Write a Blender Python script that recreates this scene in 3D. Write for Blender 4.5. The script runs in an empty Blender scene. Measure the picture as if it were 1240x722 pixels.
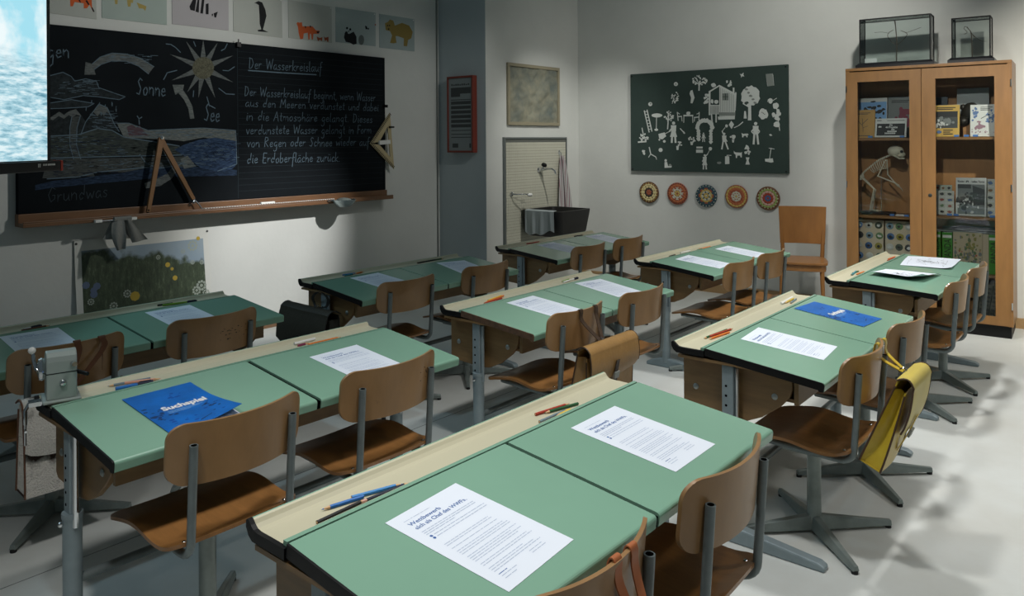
import bpy, bmesh, math, random
from mathutils import Vector, Matrix
random.seed(7)
C = bpy.context.scene.collection
PI = math.pi

# ------------------------------------------------------------------ camera
FPX, CX, HY, ROLL, YAW, EYE = 944.07, 620.0, 170.96, .0066, .70, 1.40
FW = Vector((-math.sin(YAW), math.cos(YAW), 0)); RT = Vector((math.cos(YAW), math.sin(YAW), 0)); UP = Vector((0, 0, 1))
CR = RT*math.cos(ROLL) - UP*math.sin(ROLL); CU = RT*math.sin(ROLL) + UP*math.cos(ROLL)
cam_d = bpy.data.cameras.new('camera'); cam = bpy.data.objects.new('camera', cam_d); C.objects.link(cam)
M = Matrix((CR, CU, -FW)).transposed().to_4x4(); M.translation = Vector((0, 0, EYE)); cam.matrix_world = M
cam_d.sensor_width = 36; cam_d.sensor_fit = 'HORIZONTAL'; cam_d.lens = FPX/1240*36
cam_d.shift_y = -(361-HY)/1240; cam_d.clip_start = .05
bpy.context.scene.camera = cam

# ------------------------------------------------------------------ light
vs = bpy.context.scene.view_settings
vs.view_transform = 'Standard'; vs.look = 'None'; vs.gamma = 1; vs.use_curve_mapping = False; vs.exposure = 0.0
W = bpy.data.worlds.new('world'); bpy.context.scene.world = W; W.use_nodes = True
W.node_tree.nodes['Background'].inputs[0].default_value = (.62, .80, .88, 1)
W.node_tree.nodes['Background'].inputs[1].default_value = .085
def spot(name, loc, aim, power, angle, blend=.6, col=(1, .97, .91), rad=.05):
    d = bpy.data.lights.new(name, 'SPOT'); d.energy = power; d.spot_size = math.radians(angle); d.spot_blend = blend
    d.color = col; d.shadow_soft_size = rad
    o = bpy.data.objects.new(name, d); C.objects.link(o); o.location = loc
    o.rotation_euler = (Vector(aim)-Vector(loc)).to_track_quat('-Z', 'Y').to_euler(); return o
for y, p in ((.1, 122), (1.8, 150), (3.4, 155), (4.9, 170)): spot('track_lamp_desks', (-1.3, y, 3.1), (-1.28, y+.15, 0), p, 83, .8, (1, .99, .98), .11)
for y, p in ((.9, 50), (2.8, 60), (4.9, 115)): spot('track_lamp_aisle', (.85, y, 3.1), (-.1, y+.2, 0), p, 86, .6, (1, .98, .95), .14)
spot('track_lamp_right_wall', (.1, 4.2, 3.1), (-.12, 6.8, 1.1), 500, 62, 1, (1, .95, .86))
spot('track_lamp_cabinet', (-1.25, 5.05, 3.1), (-2.9, 6.65, 1.3), 100, 105, .9, (1, .98, .93))
spot('track_lamp_cabinet_front', (-1.0, 2.5, 3.1), (-1.35, 6.4, 1.1), 190, 28, .6, (1, .98, .93))
spot('track_lamp_back_wall', (-2.4, 3.0, 3.15), (-2.6, 6.65, .25), 45, 44, 1, (1, 1, 1))
spot('track_lamp_sink', (-3.2, 5.2, 3.1), (-4.62, 6.35, .75), 130, 58, 1, (1, 1, .97))
spot('track_lamp_blackboard', (-2.4, 4.4, 3.05), (-5.22, 3.32, .60), 640, 26, 1, (1, 1, 1))
spot('track_lamp_wall_wash', (-2.4, 4.2, 3.05), (-5.22, 2.45, 1.75), 170, 50, 1, (1, 1, .97))
spot('track_lamp_wall_wash', (-2.4, 4.3, 3.05), (-5.2, 4.8, 1.5), 45, 40, 1, (1, 1, .97))
spot('added_blue_fill', (-4.4, .9, 3.1), (-3.3, 2.2, .6), 60, 90, 1, (.55, .82, 1))  # added blue fill light, no known lamp: tints sheets and trays by the wall

# ------------------------------------------------------------------ helpers
def at(px, py, X=None, Z=None, P=None):
    """the world point a line of sight meets on a plane of the room"""
    d = CR*((px-CX)/FPX) + CU*((HY-py)/FPX) + FW; o = Vector((0, 0, EYE))
    if X is not None: t = X/d.x
    elif Z is not None: t = (Z-EYE)/d.z
    else: t = (P[1]-P[0].dot(o))/P[0].dot(d)
    return o + d*t
def lin(h):
    if isinstance(h, str): c = [int(h[i:i+2], 16)/255 for i in (0, 2, 4)]
    else: c = [v/255 for v in h]
    return tuple((v/12.92 if v <= .04045 else ((v+.055)/1.055)**2.4) for v in c) + (1,)
MATS = {}
def mat(name, col, rough=.5, metal=0, noise=0, scale=8, bump=0, bscale=60, stretch=None, spec=.5, col2=None, emit=0, coat=0, wear=0):
    if name in MATS: return MATS[name]
    m = bpy.data.materials.new(name); m.use_nodes = True; nt = m.node_tree; b = nt.nodes['Principled BSDF']; L = nt.links
    if name.startswith('chalk_') and 'ledge' not in name: spec = .05
    b.inputs['Base Color'].default_value = lin(col); b.inputs['Roughness'].default_value = rough; b.inputs['Metallic'].default_value = metal
    b.inputs['Specular IOR Level'].default_value = spec; b.inputs['Coat Weight'].default_value = coat
    if emit: b.inputs['Emission Color'].default_value = lin(col); b.inputs['Emission Strength'].default_value = emit
    if noise or bump or wear:
        tc = nt.nodes.new('ShaderNodeTexCoord'); mp = nt.nodes.new('ShaderNodeMapping'); L.new(tc.outputs['Object'], mp.inputs[0])
        if stretch: mp.inputs['Scale'].default_value = stretch
    if noise:
        oi = nt.nodes.new('ShaderNodeObjectInfo'); va = nt.nodes.new('ShaderNodeVectorMath'); va.operation = 'ADD'
        sc = nt.nodes.new('ShaderNodeMath'); sc.operation = 'MULTIPLY'; sc.inputs[1].default_value = 37; L.new(oi.outputs['Random'], sc.inputs[0])
        L.new(mp.outputs[0], va.inputs[0]); L.new(sc.outputs[0], va.inputs[1])
        n = nt.nodes.new('ShaderNodeTexNoise'); n.inputs['Scale'].default_value = scale; n.inputs['Detail'].default_value = 6; n.inputs['Roughness'].default_value = .6
        L.new(va.outputs[0], n.inputs['Vector'])
        r = nt.nodes.new('ShaderNodeValToRGB'); c = lin(col); c2 = lin(col2) if col2 else tuple(v*(1-noise) for v in c[:3])+(1,)
        r.color_ramp.elements[0].position = .32; r.color_ramp.elements[0].color = c2
        r.color_ramp.elements[1].position = .68; r.color_ramp.elements[1].color = c
        L.new(n.outputs['Fac'], r.inputs[0]); out = r.outputs[0]
        if wear:
            n2 = nt.nodes.new('ShaderNodeTexNoise'); n2.inputs['Scale'].default_value = 23; n2.inputs['Detail'].default_value = 9; n2.inputs['Roughness'].default_value = .75
            va2 = nt.nodes.new('ShaderNodeVectorMath'); va2.operation = 'ADD'; L.new(tc.outputs['Object'], va2.inputs[0]); L.new(sc.outputs[0], va2.inputs[1]); L.new(va2.outputs[0], n2.inputs['Vector'])
            r2 = nt.nodes.new('ShaderNodeValToRGB'); r2.color_ramp.elements[0].position = .64; r2.color_ramp.elements[1].position = .70
            r2.color_ramp.elements[0].color = (0, 0, 0, 1); r2.color_ramp.elements[1].color = (wear, wear, wear, 1)
            L.new(n2.outputs['Fac'], r2.inputs[0])
            mx = nt.nodes.new('ShaderNodeMix'); mx.data_type = 'RGBA'; L.new(r2.outputs[0], mx.inputs[0]); L.new(out, mx.inputs[6]); mx.inputs[7].default_value = lin('30261c'); out = mx.outputs[2]
        L.new(out, b.inputs['Base Color'])
    if bump:
        n = nt.nodes.new('ShaderNodeTexNoise'); n.inputs['Scale'].default_value = bscale; n.inputs['Detail'].default_value = 5; L.new(tc.outputs['Object'], n.inputs['Vector'])
        bp = nt.nodes.new('ShaderNodeBump'); bp.inputs['Strength'].default_value = bump; bp.inputs['Distance'].default_value = .01
        L.new(n.outputs['Fac'], bp.inputs['Height']); L.new(bp.outputs[0], b.inputs['Normal'])
    MATS[name] = m; return m

class MB:
    """collects shapes and links them as one mesh object"""
    def __init__(s): s.v = []; s.f = []; s.m = []; s.s = []
    def add(s, v, f, m=0, smooth=False):
        k = len(s.v); s.v += [tuple(p) for p in v]
        for q in f: s.f.append([i+k for i in q]); s.m.append(m); s.s.append(smooth)
        return s
    def hexa(s, p, m=0): return s.add(p, [(0,3,2,1),(4,5,6,7),(0,1,5,4),(1,2,6,5),(2,3,7,6),(3,0,4,7)], m)
    def box(s, x0, x1, y0, y1, z0, z1, m=0, T=None):
        p = [Vector(q) for q in ((x0,y0,z0),(x1,y0,z0),(x1,y1,z0),(x0,y1,z0),(x0,y0,z1),(x1,y0,z1),(x1,y1,z1),(x0,y1,z1))]
        if T: p = [T(q) if callable(T) else T@q for q in p]
        return s.hexa(p, m)
    def ext(s, out, fn, w0, w1, m=0, smooth=False):
        n = len(out); v = [fn(a, b, w0) for a, b in out]+[fn(a, b, w1) for a, b in out]
        s.add(v, [tuple(range(n-1, -1, -1)), tuple(range(n, 2*n))], m)
        return s.add(v, [(i, (i+1) % n, n+(i+1) % n, n+i) for i in range(n)], m, smooth)
    def tube(s, pts, r, n=10, m=0, cap=True):
        pts = [Vector(p) for p in pts]; rs = r if isinstance(r, (list, tuple)) else [r]*len(pts); v = []; f = []
        t = (pts[1]-pts[0]).normalized(); a = Vector((0, 0, 1)) if abs(t.z) < .9 else Vector((1, 0, 0)); nn = (a-t*a.dot(t)).normalized()
        for i, p in enumerate(pts):
            t = ((pts[min(i+1, len(pts)-1)]-pts[max(i-1, 0)])).normalized(); nn = (nn-t*nn.dot(t)).normalized(); bb = t.cross(nn)
            v += [p+(nn*math.cos(2*PI*k/n)+bb*math.sin(2*PI*k/n))*rs[i] for k in range(n)]
        for i in range(len(pts)-1): f += [(i*n+k, i*n+(k+1) % n, (i+1)*n+(k+1) % n, (i+1)*n+k) for k in range(n)]
        s.add(v, f, m, True)
        if cap: s.add(v[:n], [tuple(range(n-1, -1, -1))], m); s.add(v[-n:], [tuple(range(n))], m)
        return s
    def lathe(s, prof, o=(0, 0, 0), n=20, m=0, T=None):
        v = []; o = Vector(o)
        for r, z in prof:
            for k in range(n):
                p = Vector((r*math.cos(2*PI*k/n), r*math.sin(2*PI*k/n), z)); v.append(o+(T@p if T else p))
        f = [(i*n+k, i*n+(k+1) % n, (i+1)*n+(k+1) % n, (i+1)*n+k) for i in range(len(prof)-1) for k in range(n)]
        s.add(v, f, m, True)
        for i, rev in ((0, True), (len(prof)-1, False)):
            if prof[i][0] > 1e-5:
                q = list(range(n)); s.add(v[i*n:(i+1)*n], [tuple(reversed(q)) if rev else tuple(q)], m)
        return s
    def ball(s, c, r, n=12, m=0, T=None):
        r = r if isinstance(r, (tuple, list)) else (r, r, r); c = Vector(c); v = []; k = n//2
        for i in range(k+1):
            for j in range(n):
                a = PI*i/k; b = 2*PI*j/n; p = Vector((r[0]*math.sin(a)*math.cos(b), r[1]*math.sin(a)*math.sin(b), r[2]*math.cos(a))); v.append(c+(T@p if T else p))
        return s.add(v, [(i*n+j, (i+1)*n+j, (i+1)*n+(j+1) % n, i*n+(j+1) % n) for i in range(k) for j in range(n)], m, True)
    def slab(s, top, bot, nu, nv, m=0, smooth=True):
        """a closed sheet between two surfaces top(u,v), bot(u,v), u and v from 0 to 1"""
        N = nv+1; v = [top(i/nu, j/nv) for i in range(nu+1) for j in range(N)]; k = len(v); v += [bot(i/nu, j/nv) for i in range(nu+1) for j in range(N)]
        f = []
        for i in range(nu):
            for j in range(nv):
                a = i*N+j; f += [(a, a+N, a+N+1, a+1), (k+a, k+a+1, k+a+N+1, k+a+N)]
        e = []
        for i in range(nu): e += [(i*N, k+i*N, k+(i+1)*N, (i+1)*N), (i*N+nv, (i+1)*N+nv, k+(i+1)*N+nv, k+i*N+nv)]
        for j in range(nv): e += [(j, j+1, k+j+1, k+j), (nu*N+j, k+nu*N+j, k+nu*N+j+1, nu*N+j+1)]
        K = len(s.v); s.add(v, f, m, smooth)
        for q in e: s.f.append([i+K for i in q]); s.m.append(m); s.s.append(False)
        return s
    def stroke(s, pts, w, fn, m=0, d=.0006):
        """a flat line of width w through 2D points, laid on a surface by fn(a, b, height)"""
        for (a, b) in zip(pts[:-1], pts[1:]):
            dx, dy = b[0]-a[0], b[1]-a[1]; l = math.hypot(dx, dy)
            if l < 1e-7: continue
            nx, ny = -dy/l*w/2, dx/l*w/2; ex, ey = dx/l*w*.3, dy/l*w*.3
            q = [(a[0]-ex+nx, a[1]-ey+ny), (a[0]-ex-nx, a[1]-ey-ny), (b[0]+ex-nx, b[1]+ey-ny), (b[0]+ex+nx, b[1]+ey+ny)]
            s.add([fn(u, v, d) for u, v in q], [(0, 1, 2, 3)], m)
        return s
    def poly(s, pts, fn, m=0, d=.0006): return s.add([fn(a, b, d) for a, b in pts], [tuple(range(len(pts)))], m)
    def build(s, name, mats, parent=None, bev=0):
        me = bpy.data.meshes.new(name); me.from_pydata(s.v, [], s.f)
        for mm in (mats if isinstance(mats, (list, tuple)) else [mats]): me.materials.append(mm)
        me.polygons.foreach_set('material_index', s.m); me.polygons.foreach_set('use_smooth', s.s)
        bm = bmesh.new(); bm.from_mesh(me); bmesh.ops.remove_doubles(bm, verts=bm.verts, dist=1e-6); bmesh.ops.recalc_face_normals(bm, faces=bm.faces); bm.to_mesh(me); bm.free()
        if any(s.s): me.set_sharp_from_angle(angle=math.radians(42))
        o = bpy.data.objects.new(name, me); C.objects.link(o)
        if parent: o.parent = parent
        if bev:
            b = o.modifiers.new('bevel', 'BEVEL'); b.width = bev; b.segments = 2; b.limit_method = 'ANGLE'; b.angle_limit = math.radians(40)
        return o
def tag(o, label=None, cat=None, group=None, kind=None):
    if label: o['label'] = label
    if cat: o['category'] = cat
    if group: o['group'] = group
    if kind: o['kind'] = kind
    return o
def thing(name, label, cat, loc=(0, 0, 0), rz=0, group=None):
    o = bpy.data.objects.new(name, None); C.objects.link(o); o.location = loc; o.rotation_euler = (0, 0, rz); o.empty_display_size = .1
    return tag(o, label, cat, group)
def kids(o): return [c for c in bpy.data.objects if c.parent == o]
def dup(o, parent=None):
    c = o.copy(); C.objects.link(c)
    if parent: c.parent = parent
    for k in kids(o): dup(k, c)
    return c
def text_mesh(body, size, font_shear=0, offset=0, align='LEFT', space=1.0):
    cu = bpy.data.curves.new('lettering', 'FONT'); cu.body = body; cu.size = size; cu.shear = font_shear; cu.offset = offset; cu.align_x = align; cu.space_character = space; cu.resolution_u = 3
    o = bpy.data.objects.new('lettering', cu); C.objects.link(o); dg = bpy.context.evaluated_depsgraph_get(); dg.update()
    me = o.evaluated_get(dg).to_mesh(); v = [(p.co.x, p.co.y) for p in me.vertices]; f = [tuple(p.vertices) for p in me.polygons]
    bpy.data.objects.remove(o); bpy.data.curves.remove(cu); return v, f
def rrect(x0, x1, y0, y1, r, n=5):
    o = []
    for cx, cy, a0 in ((x1-r, y1-r, 0), (x0+r, y1-r, 90), (x0+r, y0+r, 180), (x1-r, y0+r, 270)):
        for i in range(n+1):
            a = math.radians(a0+90*i/n); o.append((cx+r*math.cos(a), cy+r*math.sin(a)))
    return o
def circle(cx, cy, rx, ry=None, n=14): ry = rx if ry is None else ry; return [(cx+rx*math.cos(2*PI*i/n), cy+ry*math.sin(2*PI*i/n)) for i in range(n)]

# ------------------------------------------------------------------ materials
GREEN = mat('green_laminate', (126, 166, 143), .22, noise=.05, scale=3, bump=.015, bscale=300)
CREAM = mat('cream_tray_laminate', (192, 187, 160), .38)
BLACK = mat('black_edge_plastic', (9, 9, 10), .5, spec=.3)
RAWEDGE = mat('worn_brown_chipboard', (96, 70, 48), .8, noise=.5, scale=60)
BOXWOOD = mat('brown_desk_plywood', (128, 100, 64), .45, noise=.22, scale=5, stretch=(2, 2, 14), wear=.25)
PLY = mat('chair_plywood', (152, 116, 74), .38, noise=.22, scale=4, stretch=(3, 3, 1.2), wear=.35, coat=.15)
PLYIN = mat('chair_plywood_seat_shaded', (142, 99, 55), .32, noise=.3, scale=4, stretch=(2, 9, 2), wear=.25, coat=.2)  # seat colour darkened to carry the backrest's shadow
STEEL = mat('grey_steel_tube', (112, 122, 122), .38, .25, noise=.25, scale=20)
BASEST = mat('chair_base_steel', (134, 144, 140), .36, .3, noise=.25, scale=14)
DSTEEL = mat('desk_leg_steel', (140, 154, 158), .5, .25, noise=.2, scale=12)
CHROME = mat('chrome', (215, 218, 220), .12, 1)
PAPER = mat('white_paper', (220, 227, 236), .7)
INK = mat('blue_ink', (58, 98, 158), .7); INKL = mat('pale_blue_grey_ink', (166, 180, 202), .7)
DARK = mat('void_shade', (4, 4, 4), 1, spec=0)  # near-black colour that paints the shade inside gaps, holes and tube ends
OAK = mat('cabinet_oak', (140, 101, 57), .42, noise=.2, scale=4, stretch=(6, 6, 1), coat=.1)
OAKIN = mat('cabinet_oak_inside_lit', (164, 118, 68), .55, noise=.2, scale=4, stretch=(6, 6, 1))  # inside copy of the oak, lightened in place of light reaching in
WHITE = mat('matt_white', (222, 222, 216), .8)
# ------------------------------------------------------------------ room
XL, XS, YC1, YC2 = -5.22, -4.655, 5.139, 5.167       # wall with the blackboard, wall with the sink
C3 = Vector((-4.655, 6.59, 0)); BD = Vector((1, .05, 0)).normalized(); BN = Vector((.05, -1, 0)).normalized()
HT = 3.3
def bplane(off): return (BN, BN.dot(C3+BN*off))      # back wall plane, moved off metres into the room
PLASTER = mat('wall_plaster', (208, 209, 203), .85, noise=.06, scale=2.5, bump=.10, bscale=26)
FLOORM = mat('floor_linoleum', (204, 208, 204), .48, noise=.10, scale=2.2, col2=(192, 193, 186), bump=.03, bscale=40)
def st(name, mbx, m): return tag(mbx.build(name, m), kind='structure')
st('floor', MB().box(-5.6, 2.6, -2.2, 7.4, -.1, 0), FLOORM)
st('wall_left', MB().box(XL-.15, XL, -2.2, YC1+.2, 0, HT), PLASTER)
def slabwall(a, b, n, th=.15):
    a, b, n = Vector(a), Vector(b), Vector(n); q = [a, b, b-n*th, a-n*th]
    return MB().hexa([p.to_3d() for p in q]+[p.to_3d()+UP*HT for p in q])
st('wall_step', slabwall((XL-.1, YC1-.004, 0), (XS-.0, YC2, 0), (0.05, -1, 0), .2), mat('wall_plaster_step', (172, 182, 184), .85, noise=.06, scale=2.5, bump=.06, bscale=26))
st('wall_sink', slabwall((XS, YC2, 0), (XS, 6.75, 0), (1, 0, 0), .3), PLASTER)
e = C3+BD*7.2; st('wall_back', slabwall(C3-BD*.1, e, BN), PLASTER)
BASEB = mat('brown_baseboard', (122, 92, 64), .5, noise=.15, scale=6)
st('baseboard_left', MB().box(XL, XL+.015, -2.2, YC1-.003, 0, .07), BASEB)
a = C3+BD*.02; b = e; q = [a, b, b+BN*.018, a+BN*.018]
st('baseboard_back', MB().hexa([p+UP*.0 for p in q]+[p+UP*.075 for p in q]), mat('pale_wood_baseboard', (170, 138, 96), .5, noise=.15, scale=6))
# fine seam where the panelling meets the step, and a cable line on the back wall
st('trim_corner', MB().box(XL, XL+.012, YC1-.035, YC1-.022, .07, HT), mat('trim_paint', (120, 124, 120), .7))
# floor seams
st('trim_floor', MB().box(-5.2, 2.5, .35, .353, .0, .0008).box(-5.2, 2.5, 2.05, 2.053, .0, .0008).box(-2.82, -2.817, -2.1, 6.5, 0, .0008), mat('floor_seam', (120, 122, 118), .8))

# ------------------------------------------------------------------ desks
DESKS = {  # X, Y of the hinge corner, height there, small turn, tilt
 1: (-1.225, .813, .674, .002, .114), 2: (-2.427, .847, .653, .015, .110), 3: (-1.264, 2.553, .659, -.014, .111),
 4: (-2.429, 2.520, .642, -.010, .109), 5: (-3.504, 2.498, .649, .007, .106), 6: (-3.538, .850, .645, 0, .099),
 7: (-3.524, 4.148, .649, -.010, .107), 8: (-2.464, 4.267, .644, -.001, .112), 9: (-1.290, 4.287, .652, -.012, .061)}
LBL = {1: 'green two-seat school desk nearest the camera, longest in the foreground', 2: 'green two-seat school desk with a pencil sharpener clamped on its tray end',
 3: 'green two-seat school desk beside the chair with the yellow satchel', 4: 'green two-seat school desk with a worn brown raw end edge, mid-room',
 5: 'dark green school desk with the dark satchel hanging at its end', 6: 'dark green school desk below the meadow poster at the left frame edge',
 7: 'dark green school desk standing in front of the black sink', 8: 'green school desk below the five round mosaic plates', 9: 'green school desk in front of the glass-door cabinet, with drawings'}
DL, DD, TW = 1.219, .418, .12
GAP = {1: .006, 2: .0075, 3: .0035, 4: .0035, 5: .005, 6: .006, 7: .005, 8: .0035, 9: .0035}     # gap between the two lids of each desk, half of it
def make_desk(k):
    X, Y, h, dy, tl = DESKS[k]
    t = thing('school_desk', LBL[k], 'desk', (X, Y, 0), -dy, 'green school desks in three rows')
    ct, sn = math.cos(tl), math.sin(tl)
    def lidp(x, y, z): return Vector((x*ct+z*sn, y, h-x*sn+z*ct))       # along the sloping top
    prof = [(.002, -.001), (.002, 0), (DD-.009, 0), (DD-.0056, -.0006), (DD-.0026, -.0024), (DD-.0007, -.0052), (DD, -.009), (DD-.001, -.028), (DD-.004, -.031), (DD-.014, -.031), (DD-.018, -.022), (.002, -.022)]
    for y0, y1 in ((.004, DL/2-GAP[k]), (DL/2+GAP[k], DL-.001)):
        lid = MB().ext(prof, lambda a, b, w: lidp(a, w, b), y0, y1).build('lid', GREEN, t)
    MB().box(.002, DD-.004, DL/2-GAP[k]+.0002, DL/2+GAP[k]-.0002, -.030, -.007, T=lambda p: lidp(*p)).build('gap_shade', DARK, t)  # black filler, the shade of the lid gap put into its colour
    ep = [(.002, 0), (DD-.010, 0), (DD-.003, -.003), (DD-.0005, -.010), (DD-.0015, -.030), (DD-.014, -.031), (DD-.02, -.026), (.002, -.026)]
    MB().ext(ep, lambda a, b, w: lidp(a, w, b+.0003), -.001, .0038).build('edge_band', RAWEDGE if k == 4 else BLACK, t)
    tp = [(-TW-.004, .004), (-TW-.001, .007), (-TW+.004, .005), (-TW+.009, -.002), (-TW+.016, -.008), (-TW+.026, -.010), (-.020, -.010), (-.018, -.001), (-.016, -.001), (-.016, -.024), (-TW+.0, -.024), (-TW-.004, -.010)]
    MB().ext(tp, lambda a, b, w: Vector((a, w, h+b)), .006, DL).build('pencil_tray', CREAM, t)
    MB().box(-.0155, -.0035, .004, DL, h-.024, h).build('front_strip', GREEN, t)
    MB().box(-.0034, .0016, .004, DL, h-.024, h-.006).build('hinge_gap', DARK, t)
    MB().tube([(-TW-.0035, .004, h+.0045), (-TW-.0035, DL, h+.0045)], .0032, 8).build('back_edge', GREEN, t)
    cp = [(-TW-.008, .005), (-TW-.004, .0085), (-TW+.002, .0075), (-TW+.009, .0), (-TW+.018, -.007), (-TW+.03, -.009), (-.002, -.009), (-.002, -.030), (-TW+.012, -.030), (-TW+.0, -.022), (-TW-.008, -.008)]
    MB().ext(cp, lambda a, b, w: Vector((a, w, h+b)), -.004, .006, smooth=False).build('tray_end_cap', BLACK, t)
    # book box of brown plywood under the top
    so = [(-.105, -.026), (-.105, -.225), (-.09, -.24), (.08, -.25), (.13, -.243), (.19, -.215), (.255, -.165), (.285, -.13), (.295, -.10), (.295, -.058)]
    for y0 in (.045, DL-.063):
        p = MB().ext(so, lambda a, b, w: Vector((a, w, h+b)), y0, y0+.018).build('side_panel', BOXWOOD, t, .003)
        for bx, bz in ((-.055, -.155), (.235, -.135)):
            yb = y0 if y0 < .5 else y0+.018; sg = -1 if y0 < .5 else 1
            MB().lathe([(.011, 0), (.011, .002), (.007, .005), (0, .006)], (bx, yb, h+bz), 12, T=Matrix.Rotation(PI/2*(-sg), 3, 'X')).build('bolt', mat('dull_zinc', (150, 154, 150), .45, .6), p)
    MB().box(-.105, -.087, .064, DL-.064, h-.225, h-.028).build('back_panel', BOXWOOD, t)
    MB().hexa([Vector(q) for q in ((-.086, .064, h-.150), (.30, .064, h-.150), (.30, DL-.064, h-.150), (-.086, DL-.064, h-.150), (-.086, .064, h-.138), (.30, .064, h-.138), (.30, DL-.064, h-.138), (-.086, DL-.064, h-.138))]).build('book_shelf', BOXWOOD, t)
    MB().box(.301, .316, .045, DL-.045, h-.150, h-.070).build('front_rail', BOXWOOD, t)
    MB().box(-.104, .30, .0, .044, h-.046, h-.036, T=lambda p: p).build('end_cleat', BOXWOOD, t)
    # legs: perforated upper bar sliding in a round foot tube, tapered foot
    for ye, sg in ((.022, 1), (DL-.022, -1)):
        l = MB().box(.060, .102, ye-.013, ye+.013, .30, h-.048).build('leg', DSTEEL, t, .003)
        hl = MB()
        for i in range(6): hl.lathe([(.0045, 0), (.0045, .0006)], (.076, ye-.0131 if sg > 0 else ye+.0131, h-.12-.034*i), 8, T=Matrix.Rotation(PI/2*sg, 3, 'X'))
        hl.build('leg_holes', DARK, l)
        MB().tube([(.110, ye, .34), (.110, ye, h-.055)], .0075, 8).build('adjusting_rod', CHROME if k in (2, 3) else DSTEEL, l)
        lt = MB().tube([(.085, ye, .03), (.085, ye, .37)], .025, 14).tube([(.085, ye, .362), (.085, ye, .376)], .0275, 14).build('leg_tube', DSTEEL, t)
        MB().ball((.085, ye-.03*sg, .35), .008, 8).build('clamp_screw', CHROME, lt)
        ft = [(-.045, .0), (-.045, .018), (-.03, .026), (.05, .055), (.12, .055), (.39, .026), (.41, .016), (.41, 0)]
        MB().ext(ft, lambda a, b, w: Vector((a, w, b)), ye-.021, ye+.021).build('foot', DSTEEL, t, .006)
    MB().tube([(.085, .04, .185), (.085, DL-.04, .185)], .013, 10).build('stretcher', STEEL, t)
    return t
desk = {k: make_desk(k) for k in DESKS}
def on_desk(k, u, v, z=0):
    """a point on the sloping top: u metres along the desk, v from the hinge towards the pupil"""
    X, Y, h, dy, tl = DESKS[k]; ct, sn = math.cos(tl), math.sin(tl)
    x = v*ct+z*sn; zz = h-v*sn+z*ct
    return Vector((X+x*math.cos(dy)+u*math.sin(dy), Y-x*math.sin(dy)+u*math.cos(dy), zz))
def desk_rot(k, a=0):
    X, Y, h, dy, tl = DESKS[k]
    return Matrix.Rotation(-dy, 3, 'Z') @ Matrix.Rotation(tl, 3, 'Y') @ Matrix.Rotation(-a, 3, 'Z')

# ------------------------------------------------------------------ chairs
def make_chair():
    t = thing('school_chair', '', 'chair', (0, 0, 0), 0, 'plywood school chairs on steel star bases')
    hw, z0, z1, rc = .20, .520, .683, .045
    def col(u):                                           # columns across the back rest, with rounded corners
        y = -hw*math.cos(PI*u); d = hw-abs(y); c = 0 if d >= rc else rc-math.sqrt(max(0, rc*rc-(rc-d)**2))
        return y, z0+c, z1-c
    def bk(off):
        def f(u, v):
            y, a, b = col(u); z = a+(b-a)*v; k = y/hw
            return Vector((.208-.046*k*k-.010*k**4+(z-.6)*.10+off, y, z+.006*k*k))
        return f
    global back_surface
    back_surface = bk
    MB().slab(bk(-.0045), bk(.0045), 30, 6).build('backrest', PLY, t)
    xr, xf, sw, rs = .178, -.205, .195, .05
    def seat(off):
        def f(u, v):
            y = -sw*math.cos(PI*u); d = sw-abs(y); c = 0 if d >= rs else rs-math.sqrt(max(0, rs*rs-(rs-d)**2))
            x = (xf+c)+(xr-xf-2*c)*v; s = (x+.02)/.2
            z = .362+.008*math.cos(s*PI*1.5+.5)+.006*(y/sw)**2-(.014*((-.12-x)/.085)**2 if x < -.12 else 0)+(.008*((x-.1)/.08)**2 if x > .1 else 0)
            return Vector((x, y, z+off))
        return f
    s = MB().slab(seat(.005), seat(-.005), 26, 26).build('seat', PLYIN, t)
    f = seat(.0055)
    for uu in (.22, .78): p = f(uu, .93); MB().ball(p, (.006, .006, .003), 8).build('screw', CHROME, s)
    for sy in (-1, 1):
        y = .148*sy; pts = [(.199, y, .632), (.190, y, .50), (.183, y, .40)]
        for i in range(7):
            a = PI/2*i/6; pts.append((.137+.045*math.cos(a), y, .382-.045*math.sin(a)))
        pts += [(0, y*.96, .338), (-.15, y*.9, .340)]
        MB().tube(pts, .0112, 12).tube([(.199, y, .6322), (.199, y, .6325)], .008, 10, 1).build('back_post', [STEEL, DARK], t)
    MB().tube([(0, 0, .04), (0, 0, .333)], .024, 16).box(-.06, .06, -.14, .14, .322, .330).build('column', BASEST, t)
    for i in range(4):
        A = Matrix.Rotation(PI/4+PI/2*i, 3, 'Z'); p = []
        for r, w, a, b, wt in ((.012, .020, .012, .062, .014), (.285, .012, .010, .028, .007)):
            p += [Vector((r, -w, a)), Vector((r, w, a)), Vector((r, wt, b)), Vector((r, -wt, b))]
        arm = MB().add([A@q for q in p], [(0,1,2,3), (7,6,5,4), (0,4,5,1), (1,5,6,2), (2,6,7,3), (3,7,4,0)]).build('base_arm', BASEST, t, .003)
        MB().lathe([(.011, 0), (.011, .012), (.008, .013)], A@Vector((.276, 0, 0)), 10).build('foot_glide', mat('black_rubber', (18, 18, 18), .7), arm)
    return t
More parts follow.
